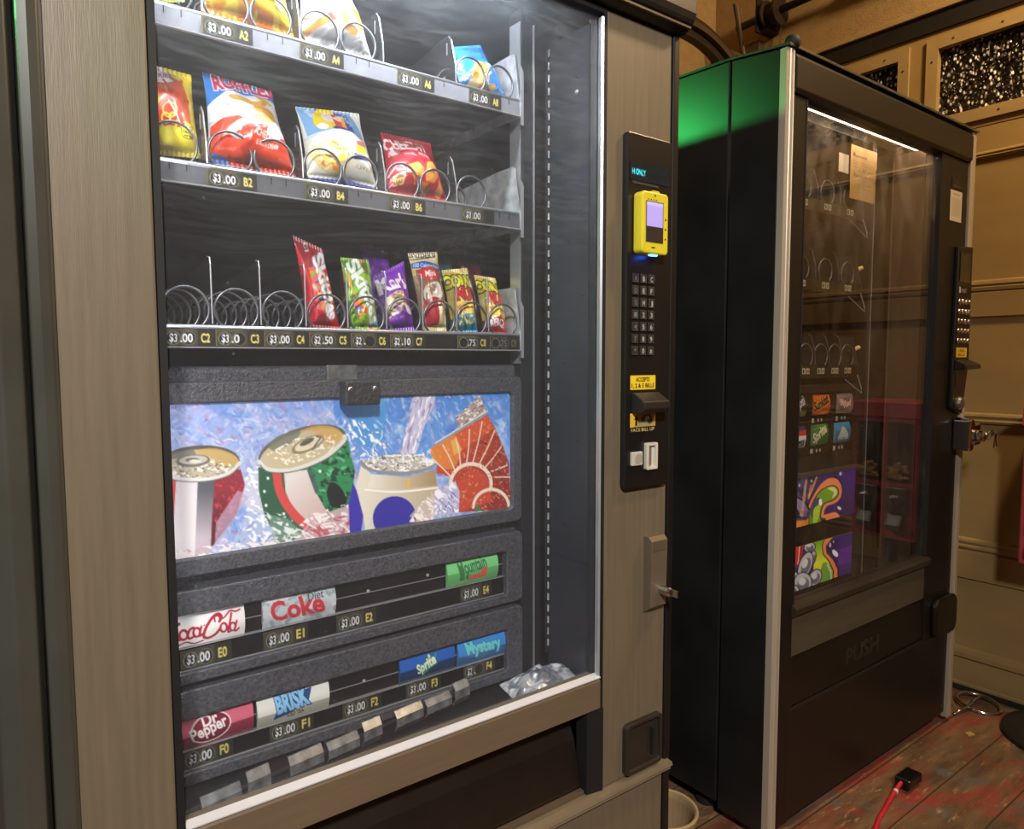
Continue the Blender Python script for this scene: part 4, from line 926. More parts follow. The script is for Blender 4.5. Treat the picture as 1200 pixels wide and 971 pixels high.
a.fill([k(90, 320), k(320, 310), k(500, 370), k(560, 480), k(640, 650), k(100, 580)], '#efefe0'); a.line([k(130, 330), k(260, 320), k(430, 340)], 2, '#cfe0f2', 4)
a.fill([k(150, 400), k(240, 370), k(330, 420), k(390, 500), k(350, 570), k(240, 540), k(170, 470)], '#e9d28a', smooth=4); a.speck('#d8882e', 4, .56, .08, 30, 1.8, 40, poly=[k(180, 380), k(300, 390), k(390, 500), k(350, 570), k(220, 520)]); a.speck('#f4e84a', 3.5, .56, .08, 32, 1.8, 40, poly=[k(200, 390), k(340, 430), k(380, 510), k(230, 520)]); a.speck('#f6f2e2', 3, .6, .08, 34, 1.6, -20, poly=[k(200, 390), k(370, 430), k(390, 540), k(220, 540)])
a.fill([k(420, 400), k(500, 385), k(520, 470), k(420, 465)], '#f0cf28'); a.fill([k(425, 390), k(500, 378), k(510, 420), k(430, 420)], '#d84a5a'); a.fill([k(410, 470), k(530, 480), k(525, 510), k(412, 505)], '#3443a8'); a.text('1 3/4 OZ', k(440, 550), k(560, 580), 3.4, '#7a7c6a', .0)
a.fill([k(80, 560), k(240, 570), k(420, 590), k(640, 650), k(660, 700), k(400, 650), k(80, 600)], '#3a48a8'); a.fill([k(80, 585), k(400, 640), k(660, 700), k(80, 600)], '#8c93c8')
bag('snack_bag', BAGS['B4'][0], a, 'pale blue and cream bag with a dark blue emblem, middle of the second tray', GR, .034, '#c2c6cc', 17)
a = Art(112, 100, '#c81c30', quad('B6'))
a.fill([k(640, 300), k(945, 370), k(950, 400), k(640, 335)], '#a8202c'); a.text('CHEEZ-IT', k(648, 400), k(905, 450), 13, '#f4ecec', .035, .1, up=(-3, -12))
a.fill([k(660, 410), k(700, 400), k(740, 420), k(720, 440), k(660, 440)], '#f0e6e6', al=.9); a.line([k(665, 560), k(715, 490), k(760, 540)], 1.4, '#f2dede'); a.line([k(670, 660), k(740, 560)], 1.2, '#f2dede')
a.text('SNACK MIX', k(830, 465), k(910, 490), 4, '#f0dada', .03)
for pl, c in (([(760, 520), (830, 510), (870, 560), (860, 650), (800, 600), (770, 560)], '#f0a640'), ([(790, 570), (850, 590), (870, 660), (830, 650)], '#e8922e'), ([(890, 510), (940, 510), (985, 590), (960, 650), (900, 640), (880, 580)], '#efa23c'), ([(870, 640), (930, 650), (960, 700), (890, 690)], '#e08a2a'), ([(1000, 610), (1060, 680), (1060, 720), (1000, 690)], '#eba040')): a.fill([k(*p) for p in pl], c)
for y in (550, 580, 610): a.line([k(780, y-20), k(860, y+20)], .7, '#c8742a'); a.line([k(895, y), k(965, y+15)], .7, '#c8742a')
a.fill([k(690, 565), k(755, 560), k(765, 640), k(700, 640)], '#f0d486'); a.text('100%', k(698, 600), k(750, 598), 4, '#6a3a1c', .03); a.text('REAL', k(700, 630), k(752, 628), 4, '#8a4a1c', .03)
a.speck('#8f1020', 6, .64, .1, 36, 2, 50, al=.7); a.fill([k(660, 665), k(840, 690), k(1050, 720), k(1110, 745), k(660, 690)], '#d9c9cc', al=.6)
bag('snack_bag', BAGS['B6'][0], a, 'red bag with orange crackers, right-hand bag of the second tray', GR, .032, '#a82030', 19)
# third tray
k = lambda x, y: (330+x/6.07, 260+y/6.07)
def candy(a, poly, seed):
    for i, (c, t) in enumerate((('#e8c22a', .6), ('#d8342c', .62), ('#7a3a9a', .68), ('#6fb82c', .66), ('#ef8a2a', .62))): a.speck(c, 5.5, t, .05, seed+i*3, 1.1, 30*i, poly=poly)
a = Art(76, 140, '#c8202c', quad('skR'))
a.fill([k(40, 80), k(260, 150), k(330, 280), k(170, 320), k(120, 250)], '#7a2630', '#a8222e', (k(60, 90), k(230, 300)))
a.fill([k(170, 300), k(230, 290), k(260, 420), k(330, 560), k(320, 640), k(250, 600), k(210, 500), k(190, 420)], '#e9dcd2', al=.35); candy(a, [k(165, 300), k(250, 330), k(330, 520), k(320, 620), k(220, 520)], 40)
a.ell(*k(270, 525), 3.6, 3.6, '#5a3a9a'); a.ell(*k(300, 590), 4, 3.6, '#e8a04a'); a.ell(*k(250, 500), 3.4, 3, '#efc62c')
a.text('Skittles', k(196, 250), k(352, 700), 17, '#ece8ea', .035, 0, up=(13, -6), edge=('#9aa0a8', .07))
a.fill([k(135, 140), k(170, 150), k(175, 200), k(145, 200)], '#c9b8b4'); a.text('S', k(143, 185), k(168, 188), 5, '#5a2028', .04)
a.fill([k(195, 590), k(230, 580), k(260, 740), k(200, 745)], '#b81c28'); a.text('ORIGINAL', k(228, 600), k(272, 735), 3.6, '#e88a8a', .0, up=(2.6, -1)); a.fill([k(290, 640), k(380, 690), k(400, 745), k(260, 730)], '#6a141e', al=.7, smooth=3)
bag('candy_bag', BAGS['skR'][0], a, 'tall narrow red sweets bag with white lettering, leftmost bag of the third tray', GR, .02, '#a02028', 23)
a = Art(76, 120, '#8cc41e', quad('skG'))
a.fill([k(450, 270), k(640, 270), k(650, 360), k(470, 330)], '#5c7a2a'); a.speck('#d86a2a', 8, .55, .1, 60, 1.4, 30, poly=[k(540, 270), k(650, 280), k(650, 380), k(560, 330)]); a.speck('#3a6a1e', 9, .58, .12, 62, 1.4, 30)
a.fill([k(465, 300), k(500, 400), k(520, 480), k(480, 420)], '#e8a02a'); candy(a, [k(500, 480), k(580, 520), k(700, 650), k(740, 770), k(560, 740), k(510, 620)], 64); a.fill([k(660, 640), k(700, 650), k(740, 720), k(700, 720)], '#3f8fd0'); a.ell(*k(540, 600), 3.8, 3.4, '#7a5ab0'); a.ell(*k(530, 560), 3.6, 3.2, '#e87a2a')
a.text('Skittles', k(480, 300), k(660, 720), 17, '#e6f0e2', .035, 0, up=(13.5, -7), edge=('#7fa890', .07))
a.fill([k(480, 720), k(560, 700), k(640, 760), k(480, 780)], '#6fb022', al=.8)
bag('candy_bag', BAGS['skG'][0], a, 'lime green sweets bag with white lettering, next to the red one', GR, .02, '#6f9a22', 27)
a = Art(84, 120, '#7a2ab4', quad('kar'))
a.fill([k(740, 420), k(900, 300), k(960, 420), k(740, 520)], '#7f32bc', '#8a40c8', (k(740, 400), k(950, 500)))
a.text("Kar's", k(752, 516), k(945, 462), 16, '#f2ecf6', .045, .15); a.text('nuts', k(840, 575), k(930, 560), 9, '#e6d8f0', .03, .2)
a.fill([k(775, 560), k(860, 510), k(910, 560), k(950, 640), k(880, 650), k(790, 690)], '#cbb394', smooth=3); a.speck('#8a6a4a', 4, .54, .08, 80, 1.2, 0, poly=[k(775, 550), k(860, 510), k(960, 640), k(790, 700)]); a.speck('#efe0c6', 3.4, .58, .08, 82, 1.2, 0, poly=[k(775, 550), k(860, 510), k(960, 640), k(790, 700)])
a.fill([k(920, 600), k(975, 600), k(985, 650), k(930, 660)], '#e6dcec', smooth=3); a.speck('#5c1c8e', 9, .62, .1, 84, 2, 60, al=.7); a.text('TRAIL MIX', k(800, 720), k(900, 700), 3.4, '#b88ad8', .02)
bag('snack_bag', BAGS['kar'][0], a, 'bright purple bag with white lettering and a picture of nuts', GR, .026, '#5c2a88', 31)
k = lambda x, y: (470+x/6.475, 270+y/6.475)
a = Art(90, 140, '#c9b06e', quad('sny'))
a.fill([k(70, 175), k(450, 180), k(440, 260), k(420, 330), k(110, 290)], '#d9c890'); a.fill([k(95, 190), k(420, 195), k(410, 300), k(110, 260)], '#e9dcc0', al=.9); a.text("SNYDER'S", k(100, 232), k(410, 256), 8.4, '#3a2a18', .03); a.text('OF HANOVER', k(175, 256), k(325, 270), 4.2, '#4a3a22', .02)
a.line([k(75, 200), k(100, 255), k(250, 262), k(410, 240), k(415, 190)], 1.3, '#4a3a1c', 4); a.fill([k(70, 175), k(450, 180), k(448, 200), k(80, 190)], '#8a7446')
a.fill([k(110, 300), k(240, 290), k(420, 345), k(415, 410), k(230, 370), k(125, 350)], '#2a5cb0', smooth=0); a.text('100 Calorie Pack', k(135, 340), k(410, 390), 6.4, '#dfe6f2', .02)
a.fill([k(150, 370), k(410, 400), k(420, 640), k(215, 640), k(180, 500)], '#7a4a30'); a.ell(*k(275, 420), 17.5, 8.5, '#c22a34', 8); a.text('Mini', k(232, 445), k(335, 452), 8, '#f2e6e0', .02)
a.fill([k(215, 520), k(330, 500), k(370, 560), k(340, 620), k(220, 610)], '#cfc3b4', smooth=3); a.speck('#8a6a5a', 3.6, .55, .08, 86, 1.6, 40, poly=[k(215, 500), k(380, 500), k(370, 620), k(220, 620)])
a.fill([k(215, 610), k(330, 610), k(350, 720), k(250, 730), k(220, 680)], '#a82430', smooth=3); a.fill([k(330, 660), k(420, 680), k(430, 740), k(350, 760)], '#e6d6a0', smooth=3); a.fill([k(375, 480), k(420, 480), k(415, 640), k(385, 640)], '#b89a5a'); a.speck('#5a7ab0', 5, .62, .08, 88, 1.4, 0, poly=[k(370, 470), k(420, 480), k(420, 580), k(380, 560)])
bag('snack_bag', BAGS['sny'][0], a, 'tan and blue pretzel bag with a red oval, between the purple and the turquoise bags', GR, .026, '#a08a58', 37)
for key, low, lowtxt, lab, sd in (('cn1', '#2aa6c8', 'RANCH', 'yellow and turquoise crunchy corn bag, second from the right in the third tray', 41), ('cn2', '#d82a34', 'BBQ', 'yellow and red crunchy corn bag at the right end of the third tray', 43)):
    a = Art(76, 120, '#e6cf6e', [(0, 0), (100, 0), (100, 200), (0, 200)])
    a.fill([(0, 0), (100, 0), (100, 40), (0, 40)], '#c8b050'); a.speck('#f2e29a', 22, .56, .15, sd, 2, 30)
    a.text('CORN', (-6, 62), (92, 66), 40, '#e8e02c', .06, .1, edge=('#1c1c14', .13)); a.text('NUTS', (22, 104), (112, 108), 40, '#d42a38', .06, .1, edge=('#3a1418', .11))
    a.fill([(0, 112), (100, 118), (100, 160), (0, 160)], '#f0cf4a'); a.ell(46, 138, 36, 24, '#efc03a'); a.speck('#d88a2a', 10, .54, .1, sd+2, 1.3, 0, poly=[(10, 116), (90, 116), (90, 160), (10, 160)]); a.speck('#f8e4a0', 8, .6, .1, sd+4, 1.3, 0, poly=[(10, 116), (90, 116), (90, 160), (10, 160)])
    a.fill([(0, 158), (50, 150), (100, 152), (100, 200), (0, 200)], low, smooth=0); a.text(lowtxt, (8, 180), (78, 176), 22, '#e8e0a0' if key == 'cn1' else '#f0e8e8', .05, 0, edge=('#2a6a5a' if key == 'cn1' else '#7a1420', .09)); a.speck('#102030' if key == 'cn1' else '#8a101a', 18, .66, .1, sd+6, 2, 40, poly=[(0, 160), (100, 155), (100, 200), (0, 200)], al=.5)
    bag('snack_bag', BAGS[key][0], a, lab, GR, .024, low, sd)
# the next ones waiting in the coils behind
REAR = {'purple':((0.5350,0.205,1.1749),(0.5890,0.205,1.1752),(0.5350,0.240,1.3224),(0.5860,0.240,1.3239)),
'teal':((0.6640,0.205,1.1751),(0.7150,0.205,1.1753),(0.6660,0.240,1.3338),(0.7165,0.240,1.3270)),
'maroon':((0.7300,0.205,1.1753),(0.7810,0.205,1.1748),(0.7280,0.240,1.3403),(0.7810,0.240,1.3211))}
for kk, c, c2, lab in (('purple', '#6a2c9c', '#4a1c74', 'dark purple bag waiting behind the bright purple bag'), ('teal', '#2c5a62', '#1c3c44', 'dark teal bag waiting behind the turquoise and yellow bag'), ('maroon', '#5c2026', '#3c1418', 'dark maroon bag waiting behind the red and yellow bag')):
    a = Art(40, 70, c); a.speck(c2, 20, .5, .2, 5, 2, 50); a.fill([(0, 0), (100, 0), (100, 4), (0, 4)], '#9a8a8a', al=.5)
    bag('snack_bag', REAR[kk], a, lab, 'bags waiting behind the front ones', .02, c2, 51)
# crumpled foil bag lying in the delivery bin
nx, ny = 60, 40
u = np.linspace(0, 1, nx)[None, :]; v = np.linspace(0, 1, ny)[:, None]
n1 = vnoise(u*7, v*6, 3); n2 = vnoise(u*13+v*5, v*11, 5); rdg = np.abs(vnoise(u*6+v*3, v*5-u*2, 8)-.5)
X = .735+.132*u+.012*(n1-.5)*np.sin(PI*u)-.02*(1-u)*v; Y = .118-.092*v+.0*u+.008*(n2-.5)*(np.sin(PI*v))
edge_ = (np.sin(PI*np.clip(u*1.02, 0, 1))**.4)*(np.sin(PI*v)**.5)
Z = .5385+edge_*(.016+.012*n1-.022*rdg+.004*n2)+.010*u*edge_
a = Art(nx, ny, '#c3c6ca'); a.speck('#6d727a', 14, .56, .1, 7, 1.6, 30); a.speck('#f4f6f8', 10, .56, .1, 9, 1.8, -40); a.speck('#8c9096', 8, .6, .1, 13, 1.4, 70)
P = np.stack([X, Y, Z], -1); B = np.stack([X, Y, .5370+0*Z], -1)
printed('foil_print', .25, .2)
MATS['foil_print'].node_tree.nodes['Principled BSDF'].inputs['Metallic'].default_value = .35
tag(grid_mesh('foil_bag', P, a.colours(), MATS['foil_print'], None, [(B[:, ::-1], rgb('#9a9ca0'))], smooth=False), 'crumpled silver foil bag lying in the bin at the lower right glass corner', 'foil bag')
# ------------------------------------------------------------------ the second machine, further back
M2 = thing('snack_vending_machine', 'nearly empty black vending machine with aluminium edge strips, beside the tan roll-up door', 'vending machine', (1.895, .45, 0))
BL2 = mat('black_side_panel', '#1c1d1b', .34, var=.3, scale=6)
DK2 = mat('dark_brown_black_front', '#12100c', .45, var=.15)
IN2 = mat('dark_brown_lining', '#2e2a25', .4, var=.3, scale=5)
g = MB()
sp = [(.140, .045), (.140, 1.803), (.90, 1.835), (.90, .045)]
g.prism(sp, 'x', 1.405, 1.445).prism(sp, 'x', 2.205, 2.385)
g.box(1.445, 2.205, .86, .90, .045, 1.80).box(1.445, 2.205, .14, .86, .045, .47)
g.prism([(.14, 1.735), (.14, 1.803), (.86, 1.833), (.86, 1.735)], 'x', 1.445, 2.205)
obj('cabinet', g, BL2, M2, bevel=.002)
g = MB(); g.box(1.4455, 1.449, .141, .858, .471, 1.734).box(2.2, 2.2045, .141, .858, .471, 1.734).box(1.449, 2.2, .853, .858, .471, 1.734).box(1.449, 2.2, .141, .853, .471, .475)
obj('lining', g, IN2, M2)
for x in (1.45, 2.33):
    for y in (.2, .82): obj('foot', MB().lathe([(.024, 0), (.028, .005), (.028, .02), (.013, .024), (.013, .046)], (x, y, 0), sides=16), BLKM, M2)
# door shell
obj('door_side', MB().prism([(.012, .03), (.012, 1.787), (.134, 1.802), (.134, .03)], 'x', 1.405, 1.434), BL2, M2, bevel=.002)
obj('door_side', MB().box(2.356, 2.386, .012, .139, .03, 1.787), BL2, M2, bevel=.002)
def strip(x0, x1, dx):
    s = 1 if dx > 0 else -1
    o = [(x0, -.004), (x0+.010, -.0065), (x0+.012, -.0045), (x0+.0135, -.0065), (x0+.024, -.0065), (x0+.0255, -.0045), (x0+.027, -.006), (x1, -.004), (x1, .0115), (x0, .0115)]
    return obj('edge_strip', MB().prism(o, 'z', .022, 1.786), ALU, M2)
strip(1.4045, 1.4365, 1)
strip(2.355, 2.3895, 1)
obj('door_stile', MB().box(1.4367, 1.493, .001, .045, .03, 1.70), DK2, M2, bevel=.002)
obj('door_stile', MB().box(2.181, 2.3545, .001, .045, .43, 1.70), DK2, M2, bevel=.002)
g = MB(); g.prism([(-.004, 1.700), (-.010, 1.708), (-.010, 1.772), (-.003, 1.784), (.138, 1.786), (.138, 1.752), (.034, 1.752), (.034, 1.700)], 'x', 1.4367, 2.3545)
obj('header', g, mat('brown_black_header', '#17140f', .42, var=.1), M2, bevel=.002)
g = MB(); g.prism([(-.012, 1.7875), (-.012, 1.794), (.134, 1.809), (.134, 1.8035)], 'x', 1.403, 2.388)
TC = obj('top_cap', g, BLKG, M2, bevel=.001)
obj('corner_cap', MB().lathe([(.008, -.002), (.0145, .003), (.017, .014), (.013, .025), (.004, .028)], (1.428, -.002, 1.788), sides=16), BLKM, TC, smooth=True)
obj('top_panel', MB().prism([(.1365, 1.804), (.1365, 1.8095), (.90, 1.842), (.90, 1.8365)], 'x', 1.403, 2.388), BL2, M2)
g = MB(); g.box(1.493, 1.4975, .0, .03, .5595, 1.70).box(2.1765, 2.181, .0, .03, .5595, 1.70)
pieces('opening_border', g, BLKM, M2)
obj('glass_pane', MB().box(1.4978, 2.1762, .012, .016, .561, 1.7035), PANE2, M2)
g = MB(); g.prism([(-.002, .530), (-.010, .536), (-.012, .550), (-.006, .557), (.03, .560), (.03, .530)], 'x', 1.488, 2.184)
obj('glass_rail', g, mat('dark_rail', '#3a342a', .3, .3), M2, bevel=.001)
obj('kick_panel', MB().box(1.4935, 2.1805, .004, .03, .4325, .5295), mat('brown_grey_panel', '#4d4638', .4, .1, var=.1, stretch=(.5, 6, 6)), M2)
PS = obj('push_flap', MB().prism([(.006, .309), (.004, .318), (.010, .425), (.014, .4315), (.035, .4315), (.035, .309)], 'x', 1.494, 2.18), mat('black_flap', '#15130f', .38), M2, bevel=.002)
def solid_text(name, t, x0, x1, z, h, y, m, parent, d=.002, bold=.03):
    V, T = text_tris(t, bold); a0, a1 = V[:, 0].min(), V[:, 0].max(); s = (x1-x0)/(a1-a0)
    g = MB(); n = len(V)
    f2 = lambda yy: [(x0+(p[0]-a0)*s, yy, z+p[1]*h/.72) for p in V]
    from collections import Counter
    E = Counter()
    for i, j, k in T:
        for e in ((i, j), (j, k), (k, i)): E[tuple(sorted(e))] += 1
    f = [tuple(q) for q in T]+[tuple(i+n for i in q[::-1]) for q in T]+[(a_, b_, b_+n, a_+n) for (a_, b_), c in E.items() if c == 1]
    g.add(f2(y-d)+f2(y), f); return obj(name, g, m, parent)
solid_text('raised_lettering', 'PUSH', 1.752, 1.925, .343, .043, .0075, mat('raised_black', '#2a251d', .4), PS)
obj('lower_door', MB().prism([(.004, .036), (.002, .30), (.006, .306), (.04, .306), (.04, .036)], 'x', 1.4367, 2.355), mat('dark_lower_door', '#16130e', .42, var=.12), M2, bevel=.002)
obj('flap_corner', MB().box(2.181, 2.3545, .002, .04, .306, .4295), DK2, M2)
obj('toe_board', MB().box(1.44, 2.35, .03, .05, .0, .036), BLKM, M2)
# lamp under the header, seen as the bright line along the top of the pane
obj('lamp_tube', MB().tube([(1.515, .062, 1.729), (2.165, .062, 1.729)], .0125, 10), emit('warm_white_tube', '#ffe0bf', 15), M2, smooth=True)
# inside
obj('hinge_post', MB().box(2.045, 2.06, .128, .15, .474, 1.734), mat('brown_post', '#3a342c', .35, .2), M2)
obj('post_edge', MB().box(2.0602, 2.062, .126, .150, .50, 1.72), LIGHTM, M2)
obj('door_liner', MB().box(2.1815, 2.187, .046, .138, .474, 1.72), mat('brown_liner', '#57493f', .35, .2, var=.2, scale=5), M2)
obj('liner_edge', MB().box(2.171, 2.1735, .128, .131, .56, 1.70), mat('brown_edge', '#7d6c5c', .35, .4), M2)
def m2_tray(zt, zb, cols, w, xr, handle):
    g = MB(); g.box(1.47, xr, .1265, .6, zt-.009, zt-.006)
    T = obj('tray', g, SHELFD, M2)
    obj('front_lip', MB().prism([(.121, zb), (.122, zt), (.1262, zt), (.1258, zb)], 'x', 1.47, xr), mat('brown_black_lip', '#24201a', .4, .2), T)
    for i, cx in enumerate(cols):
        obj('spiral_coil', MB().tube(ring_coil(cx, zt-.004, .031, .129, 4.4, .07, 1), .0021, 6), CHROME, T, smooth=True)
        obj('divider', MB().prism(divider_poly(zt-.005, .088), 'x', cx-w/2-.001, cx-w/2+.001), SHELFD, T)
        obj('divider_edge', MB().tube([(cx-w/2, .1262, zt+.005), (cx-w/2, .128, zt+.04), (cx-w/2, .139, zt+.078), (cx-w/2, .148, zt+.084)], .0012, 6), CHROME, T)
        a = Art(30, 14, '#b9b09a', [(0, 0), (30, 0), (30, 14), (0, 14)]); a.fill([(13, 0), (17, 0), (17, 14), (13, 14)], '#4a4438'); a.text('1', (4, 11), (8, 11), 8, '#3a3428', .03); a.text('00', (19, 11), (28, 11), 8, '#3a3428', .02)
        card('price_tag', a, cx-.030, cx+.004, zt-.021, zt-.006, .1205, MATS['price_wheel'], T, .001)
    obj('end_plate', MB().prism([(.122, zb), (.122, zt), (.140, zt+.082), (.19, zt+.085), (.55, zt+.06), (.55, zb)], 'x', xr+.0002, xr+.002), mat('dull_end_plate', '#4f4a42', .4, .3), T)
    obj('latch_wire', MB().tube([(xr-.075, .118, zb-.006), (xr+.004, .112, zb-.045), (xr+.006, .114, zb-.030), (xr-.006, .12, zb+.006)], .0016, 6), LIGHTM, T)
    obj('tray_peg', MB().tube([(xr+.002, .15, zt+.038), (xr+.040, .142, zt+.052)], .0062, 8), mat('cream_yellow_peg', '#d9c07a', .45), T)
    return T
m2_tray(1.538, 1.508, (1.60, 1.705, 1.818, 1.932), .105, 1.992, 1)
m2_tray(1.335, 1.305, (1.60, 1.705, 1.818, 1.932), .105, 1.992, 1)
m2_tray(1.110, 1.078, (1.60, 1.67, 1.735, 1.808, 1.878, 1.945), .066, 1.990, 1)
obj('cover_plate', MB().box(1.47, 1.99, .124, .15, 1.038, 1.060), mat('dull_black_cover', '#2b2722', .35, .2), M2, bevel=.003)
SB = obj('selection_board', MB().box(1.47, 1.995, .1335, .15, .872, 1.0365), mat('near_black_board', '#15120f', .4), M2)
def m2_card(nm, x0, x1, z0, z1, draw, base, lab):
    a = Art(50, 40, base, [(0, 0), (80, 0), (80, 58), (0, 58)]); draw(a)
    o = card('flavour_card', a, x0, x1, z0, z1, .1318, MATS['gloss_sleeve'], SB, .0015, bulge=.006); o['label'] = lab
    pieces('price_chip', MB().box(x0+.002, x0+.013, .1322, .1334, z0-.020, z0-.008).box(x0+.030, x0+.036, .1322, .1334, z0-.018, z0-.010).box(x0+.046, x0+.053, .1322, .1334, z0-.018, z0-.010), mat('pale_chip', '#b3ab98', .5), SB)
def d1(a): a.fill([(0, 0), (80, 0), (80, 30), (0, 36)], '#2c2c30'); a.fill([(0, 36), (80, 44), (80, 58), (0, 58)], '#7a7c4a'); a.text('Pepsi', (26, 42), (74, 22), 26, '#c4c4c8', .03, .2); a.line([(4, 30), (20, 14), (40, 10)], 3, '#8a8c90', 5)
def d2(a): a.fill([(0, 0), (80, 0), (80, 20), (0, 10)], '#e06a2c'); a.text('Sunkist', (6, 46), (74, 22), 26, '#1c1614', .04, .2, edge=('#e9a25a', .10)); a.fill([(10, 52), (70, 46), (60, 56)], '#f0a040')
def d3(a): a.ell(40, 30, 36, 18, '#6a655e', -8); a.text('Big', (14, 34), (36, 30), 18, '#e8dcd8', .04, .2, edge=('#a8222c', .12)); a.text('Red', (34, 42), (70, 34), 20, '#e8dcd8', .04, .2, edge=('#a8222c', .12))
def d4(a): a.fill([(0, 0), (80, 0), (80, 14), (0, 24)], '#24366a'); a.fill([(0, 20), (46, 14), (80, 10), (80, 26), (40, 24), (0, 34)], '#c0342c'); a.fill([(0, 34), (80, 26), (80, 40), (0, 40)], '#e8e6e2'); a.fill([(0, 38), (80, 38), (80, 58), (0, 58)], '#c4c2ba'); a.text('PEPSI', (12, 55), (72, 53), 16, '#26365e', .05)
def d5(a): a.speck('#4a8a3c', 14, .54, .1, 91, 2, -30); a.text('Sprite', (10, 50), (72, 20), 26, '#dfe4c4', .04, .2); a.line([(6, 14), (40, 8), (70, 10)], 2, '#8ab84a', 4)
def d6(a): a.fill([(0, 0), (80, 0), (80, 16), (0, 24)], '#3f8fc0'); a.fill([(20, 40), (32, 18), (42, 12), (54, 20), (66, 40)], '#c3ccd0', smooth=3); a.text('WATER', (16, 50), (70, 48), 12, '#dfe6ea', .04); a.line([(4, 4), (4, 54)], 2, '#5aa0c8')
m2_card('a', 1.660, 1.7415, .978, 1.0325, d1, '#3a3a3c', 'black and olive card'); m2_card('b', 1.776, 1.857, .978, 1.0325, d2, '#c8582a', 'orange card'); m2_card('c', 1.897, 1.978, .978, 1.0325, d3, '#8a857c', 'grey card with a red and white name')
m2_card('d', 1.660, 1.7415, .896, .9525, d4, '#dcdad4', 'white, red and blue card'); m2_card('e', 1.773, 1.853, .896, .9525, d5, '#2f6a34', 'green card'); m2_card('f', 1.888, 1.970, .896, .9525, d6, '#4a7a98', 'blue-grey card')
obj('board_rail', MB().box(1.47, 1.99, .1322, .1335, .962, .9632), mat('dim_rail', '#6a6256', .35, .4), SB)
# lit signs with a soda splash
PUR = '#3a2466'
k = lambda x, y: (920+x/6.07, 540+y/6.07)
qu = [k(65, 150), k(525, 90), k(528, 375), k(70, 470)]
a = Art(130, 54, PUR, qu)
a.fill([k(400, 80), k(540, 70), k(540, 400), k(400, 400)], '#3f2580', '#2c1c52', (k(520, 100), k(400, 300)))
a.fill([k(55, 140), k(250, 120), k(190, 300), k(55, 260)], '#4a4468'); a.speck('#2c2648', 5, .5, .1, 3, 1, 0, poly=[k(55, 140), k(250, 120), k(190, 300), k(55, 260)])
org = [(195, 330), (250, 220), (300, 170), (350, 145), (400, 155), (432, 200), (432, 260), (400, 300), (340, 320), (318, 350), (320, 375), (360, 365), (400, 360), (430, 392), (400, 420), (300, 430), (200, 430)]
a.fill([k(*p) for p in org], '#1c1216', smooth=4); a.fill([k(x+(3 if x < 300 else -3), y+4) for x, y in org], '#e8875a', smooth=4)
a.fill([k(*p) for p in [(215, 330), (265, 240), (320, 205), (370, 195), (405, 215), (412, 255), (380, 290), (320, 310), (298, 350), (296, 395), (330, 405), (300, 440), (210, 440)]], '#1a2a14', smooth=4)
a.fill([k(*p) for p in [(220, 335), (270, 245), (322, 210), (368, 200), (400, 218), (406, 252), (376, 284), (314, 306), (290, 350), (288, 400), (300, 440), (215, 440)]], '#7fa62a', '#5f8a2a', (k(380, 220), k(240, 400)), smooth=4)
a.fill([k(*p) for p in [(330, 215), (372, 208), (396, 226), (396, 255), (366, 276), (375, 240)]], '#d9d68a', smooth=4); a.fill([k(*p) for p in [(225, 300), (275, 270), (285, 320), (250, 400), (220, 380)]], '#3a4a5a', smooth=4); a.fill([k(240, 340), k(285, 320), k(270, 420), k(240, 430)], '#a8c43a', smooth=3)
a.ell(*k(285, 300), 2.0, 3.8, '#f2efe6'); a.ell(*k(418, 125), 1.4, 1.9, '#d8d2e6'); a.ell(*k(420, 340), 2.6, 1.5, '#e6e2ee', 30); a.ell(*k(80, 185), 1.8, 2.2, '#e2dcea')
for p in ((130, 190), (105, 215), (215, 165)): a.ell(*k(*p), 1.0, 1.4, '#cfc8de')
a.line([k(250, 145), k(225, 210), k(200, 270)], 2.4, '#c8963a', 4); a.line([k(215, 190), k(198, 260)], 1.2, '#e8875a')
a.fill([k(*p) for p in [(55, 255), (110, 255), (180, 290), (212, 340), (200, 400), (150, 415), (60, 400)]], '#1a1420', smooth=0); a.fill([k(*p) for p in [(60, 265), (110, 265), (172, 298), (200, 345), (188, 385), (60, 385)]], '#9a86b0', '#6a587e', (k(80, 280), k(180, 380)))
a.line([k(60, 392), k(130, 405), k(190, 388), k(206, 350)], 2.4, '#4a3c60', 4); a.fill([k(85, 320), k(110, 318), k(150, 385), k(100, 385)], '#15101a'); a.line([k(90, 325), k(100, 385)], 1.6, '#b9a8c8')
a.fill([k(140, 385), k(155, 300), k(168, 160), k(186, 155), k(176, 280), k(165, 390)], '#9a948e'); 
for y in (165, 255, 345): a.fill([k(168-(y-160)*.1, y), k(188-(y-160)*.1, y+8), k(184-(y-160)*.1, y+26), k(164-(y-160)*.1, y+16)], '#e0603c')
a.fill([k(60, 418), k(190, 408), k(205, 445), k(65, 475)], '#e8a23a', '#c8742a', (k(70, 420), k(190, 450)))
card('splash_sign', a, 1.684, 2.0155, .684, .8155, .1315, BACKLIT, M2, .0015)['label'] = 'purple sign with a green and orange cartoon splash, upper of the two'
qu = [k(60, 635), k(500, 545), k(503, 810), k(60, 930)]
a = Art(130, 48, PUR, qu)
a.fill([k(380, 540), k(520, 530), k(520, 640), k(380, 660)], '#3a2168'); a.fill([k(400, 660), k(520, 630), k(520, 740), k(410, 760)], '#5c2c86'); a.fill([k(330, 600), k(400, 590), k(380, 680), k(340, 680)], '#2a1a44')
